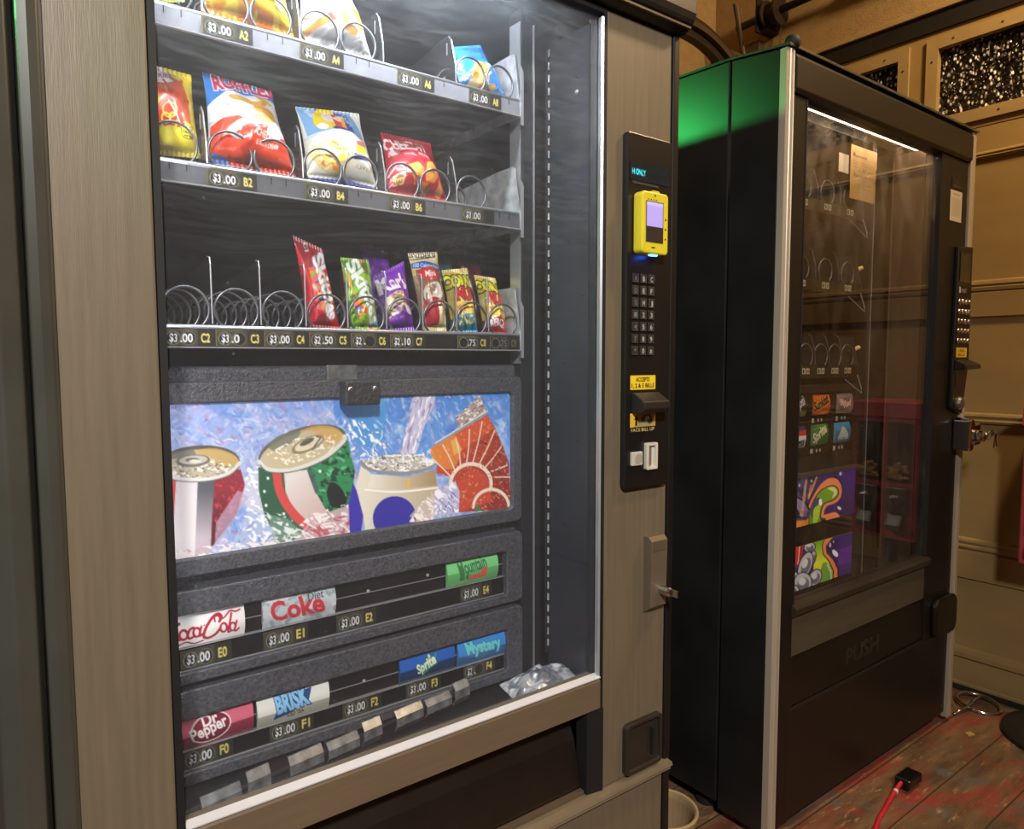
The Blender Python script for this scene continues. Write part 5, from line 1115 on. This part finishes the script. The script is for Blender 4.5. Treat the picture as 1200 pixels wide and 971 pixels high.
a.fill([k(*p) for p in [(320, 560), (390, 555), (360, 590), (325, 630), (330, 670), (380, 720), (412, 780), (415, 840), (240, 870), (230, 560)]], '#1c1216', smooth=0); a.fill([k(*p) for p in [(322, 562), (385, 558), (352, 590), (318, 630), (324, 672), (374, 724), (406, 784), (408, 840), (240, 870), (230, 560)]], '#e8824e')
a.fill([k(*p) for p in [(240, 560), (322, 560), (296, 620), (304, 680), (350, 730), (380, 790), (382, 850), (240, 870)]], '#18240f'); a.fill([k(*p) for p in [(240, 560), (316, 560), (290, 620), (298, 682), (344, 734), (372, 792), (374, 850), (240, 870)]], '#5f9a2a', '#d8d63a', (k(260, 580), k(300, 720)))
a.fill([k(300, 740), k(345, 745), k(370, 800), k(372, 850), k(280, 860)], '#6f9a3a', smooth=2); a.line([k(335, 750), k(360, 800), k(362, 850)], 2, '#c8d49a', 4)
a.fill([k(50, 630), k(165, 605), k(150, 700), k(80, 800), k(50, 800)], '#d8342c', '#b8241c', (k(60, 640), k(120, 760))); a.line([k(136, 620), k(133, 690), k(126, 730)], 2.2, '#e89a8a', 4); a.line([k(148, 618), k(140, 700)], 1.6, '#1c1014')
for cx, cy, rx, ry, an in ((205, 630, 7, 6, 0), (230, 700, 4, 8, 10), (180, 745, 8, 15, 20), (98, 830, 8, 9, -20), (250, 830, 7.5, 10, 30), (165, 860, 11, 12, -5), (90, 910, 9, 8, 0)):
    a.ell(*k(cx, cy), rx, ry, '#15121a', an); a.ell(*k(cx, cy), rx-1, ry-1, '#b9b4b4', an); a.ell(cx/6.07+920.6, cy/6.07+541, rx*.62, ry*.62, '#6a6674', an); a.ell(cx/6.07+919.4, cy/6.07+538, rx*.4, ry*.35, '#cfcac6', an)
a.ell(*k(385, 680), 5.6, 3.2, '#15121a', 50); a.ell(*k(385, 680), 4.8, 2.5, '#e9e6ee', 50); a.ell(*k(348, 625), 1.4, 2.4, '#b9a8d0'); a.ell(*k(370, 605), .8, 1.2, '#b9a8d0')
card('splash_sign', a, 1.684, 2.0085, .511, .6305, .1315, BACKLIT, M2, .0015)['label'] = 'purple sign with ice cubes and a green splash, lower of the two'
pieces('sign_rail', MB().box(1.47, 2.018, .122, .1335, .8185, .8275).box(1.70, 1.712, .121, .1235, .826, .832).box(1.83, 1.842, .121, .1235, .826, .832).box(1.96, 1.972, .121, .1235, .826, .832), mat('grey_sign_rail', '#5a544a', .4, .3), M2)
obj('sign_box', MB().box(1.47, 2.017, .1335, .15, .475, .871), BLKM, M2)
for x in (2.038, 2.115): obj('bright_pin', MB().tube([(x, .13, .56), (x, .13, .60)], .0009, 6), CHROME, M2)
# coin panel, sticker, lock on the right stile
g = MB(); g.prism([(2.274, .985), (2.284, 1.452), (2.378, 1.458), (2.384, 1.118), (2.352, .965)], 'y', -.012, .0005)
C2 = obj('control_panel', g, mat('black_control_panel', '#15130f', .3), M2, bevel=.003)
a = Art(30, 40, '#1a1612', [(0, 0), (60, 0), (60, 90), (0, 90)])
for i in range(9): a.line([(8, 12+i*8), (46, 12+i*8)], 2, '#3c342a')
a.fill([(22, 12), (40, 10), (40, 22), (22, 24)], '#4a3024')
card('display_window', a, 2.292, 2.362, 1.352, 1.436, -.0132, MATS['gloss_sleeve'], C2, .001)
a = Art(26, 10, '#15130f', [(0, 0), (60, 0), (60, 20), (0, 20)]); a.fill([(4, 2), (14, 2), (14, 18), (4, 18)], '#b9b3a4'); a.text('VEND', (18, 16), (54, 16), 10, '#8a8478', .03)
card('maker_strip', a, 2.288, 2.348, 1.318, 1.338, -.0128, MATS['card_print'], C2, .0008)
for r in range(5):
    for c in range(4):
        obj('key', MB().lathe([(.0085, 0), (.0085, -.004), (.006, -.0065), (.0015, -.007)], (2.2925+.0228*c, -.0122, 1.294-.0282*r), 'y', 12), CHR, C2, smooth=True)
a = Art(40, 24, '#d2b22e', [(0, 0), (70, 0), (70, 40), (0, 40)]); a.text('USE', (14, 18), (52, 18), 11, '#5a480c', .02); a.text('BILLS', (12, 34), (56, 34), 11, '#5a480c', .02)
card('bill_sticker', a, 2.289, 2.361, 1.133, 1.161, -.0132, MATS['card_print'], C2, .001)['label'] = 'small yellow sticker'
obj('bill_slot', MB().prism([(-.012, 1.126), (-.042, 1.112), (-.044, 1.100), (-.012, 1.095)], 'x', 2.282, 2.388), mat('slot_dark', '#211e19', .3), C2, bevel=.002)
obj('bill_plate', MB().box(2.292, 2.35, -.0135, -.0118, 1.045, 1.09), mat('plate_dark', '#2a2620', .35), C2)
obj('coin_knob', MB().lathe([(.020, 0), (.020, -.006), (.016, -.013), (.004, -.014)], (2.317, -.0122, .998), 'y', 20), mat('grey_knob', '#5f5b54', .4, .3), C2, smooth=False)
a = Art(24, 40, '#b9b09c', [(0, 0), (60, 0), (60, 90), (0, 90)]); a.fill([(8, 22), (52, 22), (52, 76), (8, 76)], '#a89f8a'); a.line([(14, 12), (46, 12)], 3, '#7a725f')
card('service_sticker', a, 2.238, 2.315, 1.5225, 1.6085, -.0004, MATS['card_print'], M2, .0008)['label'] = 'white service sticker'
a = Art(30, 14, '#1a1712', [(0, 0), (60, 0), (60, 30), (0, 30)]); a.line([(10, 22), (52, 22)], 2, '#5a5246'); a.arc(30, 10, 5, 0, 360, 1.5, '#5a5246')
card('small_decal', a, 2.245, 2.312, 1.614, 1.645, -.0002, MATS['card_print'], M2, .0006)
LK2 = obj('lock_bracket', MB().prism([(2.318, .858), (2.318, .950), (2.338, .956), (2.352, .935), (2.392, .938), (2.396, .872), (2.350, .872), (2.340, .856)], 'y', -.050, .0), CHR, M2, bevel=.006, seg=3)
obj('padlock_body', MB().lathe([(.012, 0), (.017, -.004), (.017, -.018), (.012, -.022)], (2.366, -.0495, .902), 'y', 18), CHR, LK2, smooth=False)
for i, (dx, dz, an) in enumerate(((.014, -.012, .35), (.030, -.018, -.25), (.024, .004, 1.3))):
    ca, sa = math.cos(an), math.sin(an); y = -.082+.006*i; g = MB()
    g.lathe([(.0022, -.0008), (.0085, -.0008), (.0085, .0008), (.0022, .0008)], (2.395+dx, y, .905+dz*.4), 'y', 14)
    pts = [(-.003, -.006), (.003, -.006), (.003, -.034), (.0, -.036), (-.0035, -.030)]
    g.prism([(2.395+dx+p*ca-q_*sa, .905+dz*.4+p*sa+q_*ca) for p, q_ in pts], 'y', y-.0008, y+.0008)
    obj('key', g, CHR, LK2)
obj('key_ring', MB().tube([(2.392+.016*math.cos(t), -.074-.004*math.sin(t), .905+.016*math.sin(t)) for t in np.linspace(0, 2*PI, 20, False)], .0011, 6, True), CHR, LK2)
obj('key_shank', MB().tube([(2.366, -.071, .902), (2.378, -.076, .903)], .0025, 8), CHR, LK2)
HD = obj('door_handle_cup', MB().prism(rrect(2.225, 2.372, .30, .418, .03), 'y', -.016, .0015), mat('black_handle', '#141210', .3), M2, bevel=.006, seg=3)
# receipt standing behind the top tray
a = Art(70, 76, '#cda768', [(440, 190), (752, 130), (745, 520), (440, 600)])
a.fill([(440, 190), (752, 130), (752, 142), (440, 204)], '#c8a260'); a.fill([(470, 210), (497, 206), (497, 240), (470, 244)], '#2a2014'); a.text('INVOICE', (505, 240), (640, 208), 16, '#3a2c18', .03)
for i, y in enumerate((262, 282, 305)): a.line([(465, y+20), (540, y+8)], 3, '#7a6238'); a.line([(560, y), (730, y-24)], 3, '#5a4628' if i % 2 else '#8a7040')
a.text('1:30 pm', (552, 345), (720, 300), 26, '#4a3a20', .0, .2); a.text('Rx', (490, 405), (545, 385), 30, '#3a2c18', .0, .2); a.text('thank you', (560, 385), (720, 345), 22, '#4a3a20', .0, .2)
for y in (420, 455): a.line([(600, y+10), (700, y-16)], 3, '#6a5430')
o = card('receipt', a, 1.899, 2.034, 1.560, 1.690, .1135, MATS['card_print'], None, .0008)
tag(o, 'tan paper receipt with handwriting inside the far machine, above its top tray', 'receipt')
a = Art(46, 22, '#cfa968', [(0, 0), (100, 0), (100, 30), (0, 30)]); a.line([(8, 16), (40, 16)], 4, '#7a6238'); a.line([(48, 15), (92, 15)], 4, '#6a5430')
o = card('receipt', a, 1.906, 2.046, 1.655, 1.7025, .1165, MATS['card_print'], None, .0008); tag(o, 'second tan slip whose top edge shows above the handwritten receipt', 'receipt')
a = Art(24, 34, '#cfc6b6', [(0, 0), (60, 0), (60, 90), (0, 90)]); a.fill([(0, 0), (26, 0), (26, 90), (0, 90)], '#e6dcc2')
a.line([(14, 14), (14, 76)], 2, '#b8ac90')
o = card('paper_slip', a, 1.843, 1.893, 1.622, 1.670, .1155, MATS['card_print'], None, .0008); tag(o, 'white folded paper slip to the left of the tan receipt in the far machine', 'paper slip')
# ------------------------------------------------------------------ the room
# floor: worn red boards with bare wood and grey scuffs
m, nt, b = newmat('worn_painted_boards'); L = nt.links
tc = nd(nt, 'ShaderNodeTexCoord')
def noise(scale, detail=6, stretch=(1, 1, 1), rough=.6, dist=0):
    mp = nd(nt, 'ShaderNodeMapping'); mp.inputs['Scale'].default_value = stretch; L.new(tc.outputs['Object'], mp.inputs[0])
    n = nd(nt, 'ShaderNodeTexNoise'); n.inputs['Scale'].default_value = scale; n.inputs['Detail'].default_value = detail; n.inputs['Roughness'].default_value = rough; n.inputs['Distortion'].default_value = dist
    L.new(mp.outputs[0], n.inputs['Vector']); return n.outputs['Fac']
def ramp(f, a, b_):
    r = nd(nt, 'ShaderNodeMapRange'); r.inputs[1].default_value = a; r.inputs[2].default_value = b_; L.new(f, r.inputs[0]); return r.outputs[0]
def mixc(f, c1, c2):
    x = nd(nt, 'ShaderNodeMix', data_type='RGBA'); L.new(f, x.inputs[0])
    for i, c in ((6, c1), (7, c2)):
        if isinstance(c, str): x.inputs[i].default_value = lin4(c)
        else: L.new(c, x.inputs[i])
    return x.outputs[2]
base = mixc(ramp(noise(7, 7, (.8, 4, 1)), .35, .65), '#54412e', '#7d6344')
base = mixc(ramp(noise(4.5, 8, (1, 1.7, 1), .65, .6), .45, .64), base, '#963a30')
base = mixc(ramp(noise(5.5, 6, (1.2, 1.4, 1), .6, .4), .56, .66), base, '#5f5b54')
base = mixc(ramp(noise(30, 6, (.5, 2, 1), .7), .58, .7), base, '#b08a5c')
wv = nd(nt, 'ShaderNodeTexBrick'); wv.inputs['Scale'].default_value = 1.0; wv.inputs['Brick Width'].default_value = 2.4; wv.inputs['Row Height'].default_value = .14; wv.inputs['Mortar Size'].default_value = .0025; wv.inputs['Mortar Smooth'].default_value = .4
L.new(tc.outputs['Object'], wv.inputs['Vector'])
base = mixc(wv.outputs['Fac'], base, '#46351f')
L.new(base, b.inputs['Base Color']); b.inputs['Roughness'].default_value = .5
bp = nd(nt, 'ShaderNodeBump'); bp.inputs['Strength'].default_value = .5; bp.inputs['Distance'].default_value = .004
h = nd(nt, 'ShaderNodeMath', operation='SUBTRACT'); L.new(noise(16, 7, (1, 2, 1)), h.inputs[0]); L.new(wv.outputs['Fac'], h.inputs[1]); L.new(h.outputs[0], bp.inputs['Height']); L.new(bp.outputs[0], b.inputs['Normal'])
struct('floor', MB().box(-2.2, 2.78, -3.2, 1.25, -.05, 0), m)
WALLM = mat('tan_stucco', '#a3875a', .75, var=.1, scale=30, bump=.9, bscale=170)
DOORM = mat('tan_steel_door', '#a48a58', .42, var=.08, scale=5, stretch=(1, .5, 2), bump=.15, bscale=30)
DOORD = mat('tan_door_frame', '#ab9262', .42, var=.06)
struct('ceiling', MB().box(-2.2, 2.78, -3.2, 1.25, 2.92, 2.97), mat('ceiling_tan', '#8f7a58', .8))
struct('wall_back', MB().box(-2.2, 2.78, 1.15, 1.25, 0, 2.92), WALLM)
struct('wall_left', MB().box(-2.25, -2.2, -3.2, 1.25, 0, 2.92), WALLM)
struct('wall_front', MB().box(-2.2, 2.78, -3.25, -3.2, 0, 2.92), WALLM)
struct('wall_right', MB().box(2.665, 2.78, -3.2, 1.15, 2.305, 2.92).box(2.665, 2.78, 1.02, 1.15, 0, 2.305).box(2.665, 2.78, -3.2, -2.6, 0, 2.305), WALLM)
struct('trim_1', MB().box(2.640, 2.6645, -2.6, 1.02, 2.298, 2.318), DOORD, bevel=.002)
struct('gap_shade_strip', MB().box(2.652, 2.70, -2.6, 1.02, 2.236, 2.297), mat('dark_gap_shade', '#1a1712', .6))  # dark strip painted as the shaded gap above the door
# sectional door: a ribbed profile run along the wall, with openings for the panes in the top section
prof = [(2.70, 0), (2.662, 0), (2.660, .02), (2.664, .024), (2.664, .108), (2.654, .113), (2.652, .128), (2.654, .143), (2.664, .148), (2.664, .384), (2.655, .388), (2.653, .480), (2.661, .485), (2.661, .488), (2.652, .491), (2.651, .498), (2.655, .505), (2.651, .513), (2.652, .521), (2.664, .526),
        (2.664, .912), (2.653, .916), (2.651, .923), (2.656, .931), (2.651, .939), (2.653, .946), (2.664, .95), (2.664, 1.262), (2.654, 1.268), (2.652, 1.345), (2.660, 1.349), (2.652, 1.352), (2.650, 1.362), (2.656, 1.3665), (2.650, 1.372), (2.652, 1.382), (2.664, 1.387),
        (2.664, 1.775), (2.654, 1.779), (2.651, 1.784), (2.656, 1.788), (2.651, 1.793), (2.653, 1.798), (2.664, 1.803), (2.664, 1.885), (2.70, 1.885)]
D1 = struct('door_1', MB().prism(prof, 'y', -2.6, 1.018), DOORM)
openY = [(-.300, .228), (.353, .880), (-.955, -.425), (-1.61, -1.08), (-2.26, -1.735)]
g = MB(); g.box(2.662, 2.70, -2.6, 1.018, 1.8852, 1.940).box(2.662, 2.70, -2.6, 1.018, 2.178, 2.2355)
ys = sorted(openY); edges = [-2.6]+[e for p in ys for e in p]+[1.018]
for i in range(0, len(edges), 2): g.box(2.662, 2.70, edges[i], edges[i+1], 1.94, 2.178)
pieces('door_panel', g, DOORM, D1)
mg, nt, b = newmat('pebble_glass_painted_glints'); L = nt.links
tc = nd(nt, 'ShaderNodeTexCoord')
vo = nd(nt, 'ShaderNodeTexVoronoi', feature='SMOOTH_F1'); vo.inputs['Scale'].default_value = 70; vo.inputs['Randomness'].default_value = 1; vo.inputs['Smoothness'].default_value = .25
mp = nd(nt, 'ShaderNodeMapping'); mp.inputs['Scale'].default_value = (1, 1, .72); L.new(tc.outputs['Object'], mp.inputs[0]); L.new(mp.outputs[0], vo.inputs['Vector'])
bp = nd(nt, 'ShaderNodeBump'); bp.inputs['Strength'].default_value = 1.0; bp.inputs['Distance'].default_value = .02; bp.invert = True
L.new(vo.outputs['Distance'], bp.inputs['Height']); L.new(bp.outputs[0], b.inputs['Normal'])
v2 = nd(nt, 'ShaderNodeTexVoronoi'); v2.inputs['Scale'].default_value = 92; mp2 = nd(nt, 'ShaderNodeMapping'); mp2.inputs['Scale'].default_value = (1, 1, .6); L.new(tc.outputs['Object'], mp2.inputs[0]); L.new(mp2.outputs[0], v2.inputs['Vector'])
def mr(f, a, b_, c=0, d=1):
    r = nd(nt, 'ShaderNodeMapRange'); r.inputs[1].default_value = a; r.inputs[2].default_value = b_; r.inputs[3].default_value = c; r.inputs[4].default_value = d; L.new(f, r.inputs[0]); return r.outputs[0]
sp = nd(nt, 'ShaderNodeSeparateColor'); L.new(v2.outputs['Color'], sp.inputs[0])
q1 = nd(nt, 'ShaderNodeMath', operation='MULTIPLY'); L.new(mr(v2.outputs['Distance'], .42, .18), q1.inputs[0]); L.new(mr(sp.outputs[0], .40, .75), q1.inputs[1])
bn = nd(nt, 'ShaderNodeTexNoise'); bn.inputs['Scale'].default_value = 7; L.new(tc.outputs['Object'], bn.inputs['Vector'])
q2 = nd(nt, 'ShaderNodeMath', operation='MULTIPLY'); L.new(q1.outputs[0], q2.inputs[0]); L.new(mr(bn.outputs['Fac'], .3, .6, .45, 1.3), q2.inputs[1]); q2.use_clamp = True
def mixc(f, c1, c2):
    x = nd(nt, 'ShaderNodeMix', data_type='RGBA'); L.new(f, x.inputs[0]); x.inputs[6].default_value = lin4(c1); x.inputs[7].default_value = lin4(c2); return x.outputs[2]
L.new(mixc(q2.outputs[0], '#17130f', '#f4efe6'), b.inputs['Base Color']); b.inputs['Roughness'].default_value = .18  # pale flecks painted in place of light glints on the pebbles
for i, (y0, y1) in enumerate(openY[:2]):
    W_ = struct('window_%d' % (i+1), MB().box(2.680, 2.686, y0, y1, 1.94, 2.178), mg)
    out = rrect(y0-.034, y1+.034, 1.9055, 2.2125, .003); inn = rrect(y0+.003, y1-.003, 1.9435, 2.1745, .002)
    v = [(2.652, y, z) for y, z in out]+[(2.653, y, z) for y, z in inn]+[(2.6615, y, z) for y, z in out]+[(2.679, y, z) for y, z in inn]
    N = len(out); f = []
    for q_ in range(N):
        j = (q_+1) % N; f += [(q_, j, N+j, N+q_), (2*N+q_, 2*N+j, j, q_), (N+q_, N+j, 3*N+j, 3*N+q_)]
    struct('window_frame', MB().add(v, f), DOORD, W_)
    g = MB()
    for y in np.linspace(y0+.05, y1-.05, 4):
        for z in (1.9245, 2.1935): g.lathe([(.001, -.0022), (.0035, -.0012), (.0038, 0)], (2.6521, y, z), 'x', 8)
    for y in (y0-.015, y1+.015): g.lathe([(.001, -.0022), (.0035, -.0012), (.0038, 0)], (2.6521, y, 2.135), 'x', 8)
    [0 for o_ in pieces('frame_screw', g, mat('dark_screw', '#4a3c26', .5), W_)]
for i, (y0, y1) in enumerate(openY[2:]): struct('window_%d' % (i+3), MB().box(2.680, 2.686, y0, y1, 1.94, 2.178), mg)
struct('door_gasket', MB().box(2.642, 2.690, -2.6, 1.018, .0, .012), mat('black_rubber_gasket', '#1c1813', .7), D1)
# track and hardware of the roll-up door
TRK = mat('dark_track_steel', '#3a3026', .4, .4, var=.15)
TR = thing('roll_up_door_hardware', 'dark curved track, shaft and brackets of the roll-up door above the far machine', 'door hardware', (2.4, .9, 2.3))
pth = cr([(1.3, 0, 2.375), (1.8, 0, 2.375), (2.1, 0, 2.375), (2.27, 0, 2.362), (2.40, 0, 2.315), (2.49, 0, 2.245), (2.545, 0, 2.14), (2.565, 0, 2.0), (2.567, 0, 1.8), (2.567, 0, .9), (2.567, 0, .02)], 6)
def rail(pts, y0, y1, hw):
    g = MB(); v = []
    for i, p in enumerate(pts):
        a_ = pts[max(0, i-1)]; b_ = pts[min(len(pts)-1, i+1)]; t = np.array((b_[0]-a_[0], b_[2]-a_[2])); t = t/np.linalg.norm(t); nn = np.array((-t[1], t[0]))
        for s, y in ((-hw, y0), (hw, y0), (hw, y1), (-hw, y1)): v.append((p[0]+nn[0]*s, y, p[2]+nn[1]*s))
    f = [(0, 1, 2, 3), tuple(len(v)-4+k_ for k_ in (3, 2, 1, 0))]
    for i in range(len(pts)-1):
        for k_ in range(4): f.append((i*4+k_, i*4+(k_+1) % 4, (i+1)*4+(k_+1) % 4, (i+1)*4+k_))
    return g.add(v, f)
obj('track_rail', rail(pth, .900, .935, .040), TRK, TR)
obj('track_flange', rail([(p[0], 0, p[2]) for p in pth], .880, .8995, .010), mat('track_highlight', '#5c4e3c', .35, .4), TR)
g = MB(); g.prism([(2.30, 2.345), (2.30, 2.375), (2.655, 2.375), (2.655, 2.345)], 'y', .945, .950).box(2.30, 2.655, .925, .9449, 2.340, 2.3449)
BR = obj('track_bracket', g, mat('galvanised_angle', '#6d5c42', .4, .4, var=.2), TR)
g = MB()
for i in range(8): g.prism(rrect(2.33+.04*i, 2.352+.04*i, 2.356, 2.364, .003), 'y', .9445, .9449)
pieces('bracket_slot', g, BLKM, BR)
obj('track_brace', MB().tube([(2.52, .95, 2.56), (2.585, .95, 2.36)], .006, 6), TRK, TR)
obj('track_brace', MB().tube([(2.545, .955, 2.56), (2.61, .955, 2.36)], .004, 6), mat('brace_light', '#8a7654', .4, .3), TR)
obj('shaft', MB().tube([(2.60, -2.4, 2.500), (2.60, .99, 2.500)], .014, 10), mat('shaft_dark', '#2c251c', .45, .3), TR, smooth=True)
obj('spring', MB().tube([(2.60, -2.0, 2.500), (2.60, .45, 2.500)], .026, 12), mat('spring_steel', '#3d3224', .5, .3, var=.3, scale=3, stretch=(1, 60, 1)), TR, smooth=True)
pieces('bearing_plate', MB().box(2.56, 2.664, .87, .878, 2.435, 2.565).box(2.585, 2.664, .838, .8699, 2.44, 2.45), mat('bracket_dark', '#241d16', .5, .2), TR)
obj('cable_drum', MB().lathe([(.055, 0), (.055, .008), (.040, .012), (.040, .05), (.055, .054), (.055, .062)], (2.60, .79, 2.500), 'y', 24), mat('drum_metal', '#33291f', .45, .3), TR)
obj('lift_cable', MB().tube([(2.645, .815, 2.49), (2.645, .86, 1.6), (2.645, .88, .05)], .0022, 6), mat('cable_dark', '#5a4a34', .5), TR)
obj('shaft_flag', MB().box(2.62, 2.664, .90, .96, 2.33, 2.43), mat('flag_bracket', '#5c4a38', .5, .3, var=.2), TR)
# red two-headed sweets dispenser on an iron stand (its front shows as a reflection in the far machine's glass)
RD = mat('red_enamel', '#bc4c50', .35, var=.06)
CV = thing('candy_dispenser', 'red two-headed sweets dispenser on a round iron base at the right edge, mirrored in glass', 'candy dispenser', (2.545, -.245, 0))
bx0, bx1, by0, by1, bz0, bz1 = 2.470, 2.630, -.352, -.132, .515, .985
obj('body', MB().box(bx0+.008, bx1, by0, by1, bz0, bz1), RD, CV, bevel=.006)
obj('hood', MB().prism([(bx0, bz1-.055), (bx0, bz1), (bx1, bz1+.004), (bx1, bz1-.055)], 'y', by0-.004, by1+.004), RD, CV, bevel=.004)
for yc in (-.292, -.192):
    w_ = .041
    fr_ = MB(); o_ = rrect(yc-w_, yc+w_, .715, .915, .008)
    fr_.prism(o_, 'x', bx0+.001, bx0+.0085)
    WN = obj('window', fr_, mat('dark_window', '#15100e', .15, coat=.5), CV)
    g = MB()
    for i in range(46):
        cy = yc-w_+.009+random.random()*(2*w_-.018); cz = .725+random.random()*.055*(1-abs(cy-yc)/w_*.4)
        g.lathe([(.0015, -.0055), (.005, -.0035), (.0062, 0), (.005, .0035), (.0015, .0055)], (bx0-.001, cy, cz), 'z', 7)
    s_ = obj('sweets', g, mat('yellow_brown_sweets', '#a8863a', .35, var=.5, scale=60), WN, smooth=True); s_['kind'] = 'stuff'
    for dy in (-w_+.008, w_-.008):
        for z in (.80, .895): obj('window_screw', MB().lathe([(.001, -.0025), (.004, -.0015), (.004, 0)], (bx0+.001, yc+dy, z), 'x', 10), CHR, WN, smooth=True)
    CM = obj('coin_mechanism', MB().prism(rrect(yc-.036, yc+.036, .612, .698, .008), 'x', bx0-.014, bx0+.0085), mat('cast_grey', '#5a5550', .4, .5, var=.2), CV, bevel=.004)
    obj('knob', MB().lathe([(.022, 0), (.022, -.012), (.016, -.018), (.004, -.018)], (bx0-.0138, yc, .652), 'x', 18), mat('knob_grey', '#77726a', .35, .5), CM)
    obj('knob_grip', MB().box(bx0-.042, bx0-.0315, yc-.005, yc+.005, .634, .670), CHR, CM, bevel=.002)
    obj('chute', MB().prism([(bx0-.002, .548), (bx0-.030, .552), (bx0-.034, .572), (bx0-.016, .606), (bx0+.0085, .610), (bx0+.0085, .545)], 'y', yc-.024, yc+.024), mat('chute_grey', '#6e6962', .4, .5), CV, bevel=.003)
obj('post', MB().tube([(2.55, -.245, .03), (2.55, -.245, .5148)], .022, 16), mat('iron_post', '#1e1b18', .45), CV, smooth=True)
obj('stand_base', MB().lathe([(.172, 0), (.178, .006), (.174, .016), (.12, .026), (.05, .036), (.03, .040)], (2.53, -.278, 0), sides=48), mat('cast_iron', '#2a2824', .42, .2, var=.2), CV, smooth=True)
# things on the floor
CB = thing('power_cord', 'red power cord with a black plug end lying on the floor boards', 'power cord', (1.85, -.09, 0))
obj('cord', MB().tube(cr([(1.50, -.30, .006), (1.62, -.150, .006), (1.70, -.113, .006), (1.76, -.100, .007), (1.82, -.088, .009), (1.866, -.083, .018), (1.886, -.083, .024)], 8), .0055, 8), mat('red_rubber', '#c02a34', .4), CB, smooth=True)
obj('plug', MB().prism(rrect(1.884, 1.957, .010, .036, .006), 'y', -.105, -.066), mat('black_rubber_plug', '#0e0d0c', .32), CB, bevel=.004)
obj('cord_tag', MB().tube([(1.848, -.0853, .0135), (1.8545, -.0845, .0152)], .0064, 8), mat('white_tape', '#d8cfc0', .5), CB)
HR = thing('steel_ring', 'loose chrome ring and rod on the floor at the foot of the roll-up door', 'ring', (2.56, -.02, 0))
obj('ring', MB().tube([(2.560+.052*math.cos(t), -.02+.062*math.sin(t), .012+.008*math.sin(t+.6)) for t in np.linspace(0, 2*PI, 36, False)], .006, 8, True), CHR, HR, smooth=True)
obj('rod', MB().tube([(2.425, .0, .010), (2.50, -.01, .014), (2.60, -.012, .024)], .004, 8), CHR, HR, smooth=True)
tag(obj('wood_chip', MB().prism([(2.585, -.075), (2.615, -.12), (2.625, -.115), (2.606, -.068)], 'z', .0005, .006), mat('pale_chip_wood', '#8a7652', .7)), 'pale flat splinter on the floor next to the chrome ring', 'splinter')
tag(obj('paper_scrap', MB().prism([(2.33, -.078), (2.352, -.086), (2.360, -.070), (2.340, -.062)], 'z', .0005, .003), mat('yellowish_scrap', '#a8944c', .7)), 'tiny yellowish scrap on the floor boards in front of the far machine', 'scrap')
BK = thing('bucket', 'tan plastic pot on the floor in the gap between the two machines', 'pot', (1.185, .11, 0))
obj('pot_body', MB().lathe([(.050, 0), (.056, .004), (.070, .118), (.074, .120), (.074, .130), (.067, .130), (.064, .120), (.052, .012)], (1.180, .11, 0), sides=32), mat('tan_pot', '#8f7a58', .5), BK, smooth=False)
obj('pot_rim', MB().tube([(1.18+.0725*math.cos(t), .11+.0725*math.sin(t), .131) for t in np.linspace(0, 2*PI, 40, False)], .004, 8, True), mat('tan_rim', '#a08a64', .45), BK, smooth=True)

# ------------------------------------------------------------------ light
def light(kind, name, loc, power, col, size=None, aim=None, spread=None):
    l = bpy.data.lights.new(name, kind); l.energy = power; l.color = [float(c) for c in lin(col)]
    if kind == 'AREA': l.shape = 'DISK'; l.size = size or .3
    elif size: l.shadow_soft_size = size
    if kind == 'SPOT' and spread: l.spot_size = spread; l.spot_blend = 1.0 if 'down' in name else .8
    o = bpy.data.objects.new(name, l); C.objects.link(o); o.location = loc
    if aim: o.rotation_euler = (Vector(aim)-Vector(loc)).to_track_quat('-Z', 'Y').to_euler()
    return o
light('POINT', 'ceiling_lamp', (2.1, -.75, 2.80), 92, '#ffdbab', .12)
light('SPOT', 'added_down_spot', (-.6, -2.2, 2.6), 500, '#f8f2f0', .15, (.45, 0, .95), 1.25)  # unseen spot added from the front left; cone keeps off the roll-up door
light('SPOT', 'green_glow_spot', (.60, .95, 1.97), 27, '#40ea70', .02, (1.41, .17, 1.74), .5)
light('SPOT', 'green_glow_spot', (-.55, -.16, 1.78), 36, '#5dff86', .12, (.03, .0, 1.52), .36)  # unseen spot added to tint the left edge trim green
w = bpy.data.worlds.new('night'); bpy.context.scene.world = w; w.use_nodes = True
w.node_tree.nodes['Background'].inputs[0].default_value = lin4('#5a4632'); w.node_tree.nodes['Background'].inputs[1].default_value = .05

# ------------------------------------------------------------------ camera
cam = bpy.data.cameras.new('camera'); cam.sensor_width = 36; cam.lens = 36*835.3/1200; cam.clip_start = .02
co = bpy.data.objects.new('camera', cam); C.objects.link(co)
yaw, pitch, roll = .6452, .0744, .0023
fwd = np.array([math.cos(pitch)*math.sin(yaw), math.cos(pitch)*math.cos(yaw), -math.sin(pitch)])
rt = np.array([math.cos(yaw), -math.sin(yaw), 0.]); dn = np.cross(fwd, rt)
r2 = math.cos(roll)*rt+math.sin(roll)*dn; d2 = -math.sin(roll)*rt+math.cos(roll)*dn
Mx = Matrix(((r2[0], -d2[0], -fwd[0], 0), (r2[1], -d2[1], -fwd[1], -.9), (r2[2], -d2[2], -fwd[2], 1.124), (0, 0, 0, 1)))
co.matrix_world = Mx
S = bpy.context.scene; S.camera = co
S.view_settings.view_transform = 'Standard'; S.view_settings.look = 'None'; S.view_settings.gamma = 1; S.view_settings.exposure = 0; S.view_settings.use_curve_mapping = False
S.cycles.use_denoising = True
S.cycles.max_bounces = 10; S.cycles.transparent_max_bounces = 16; S.cycles.sample_clamp_indirect = 6
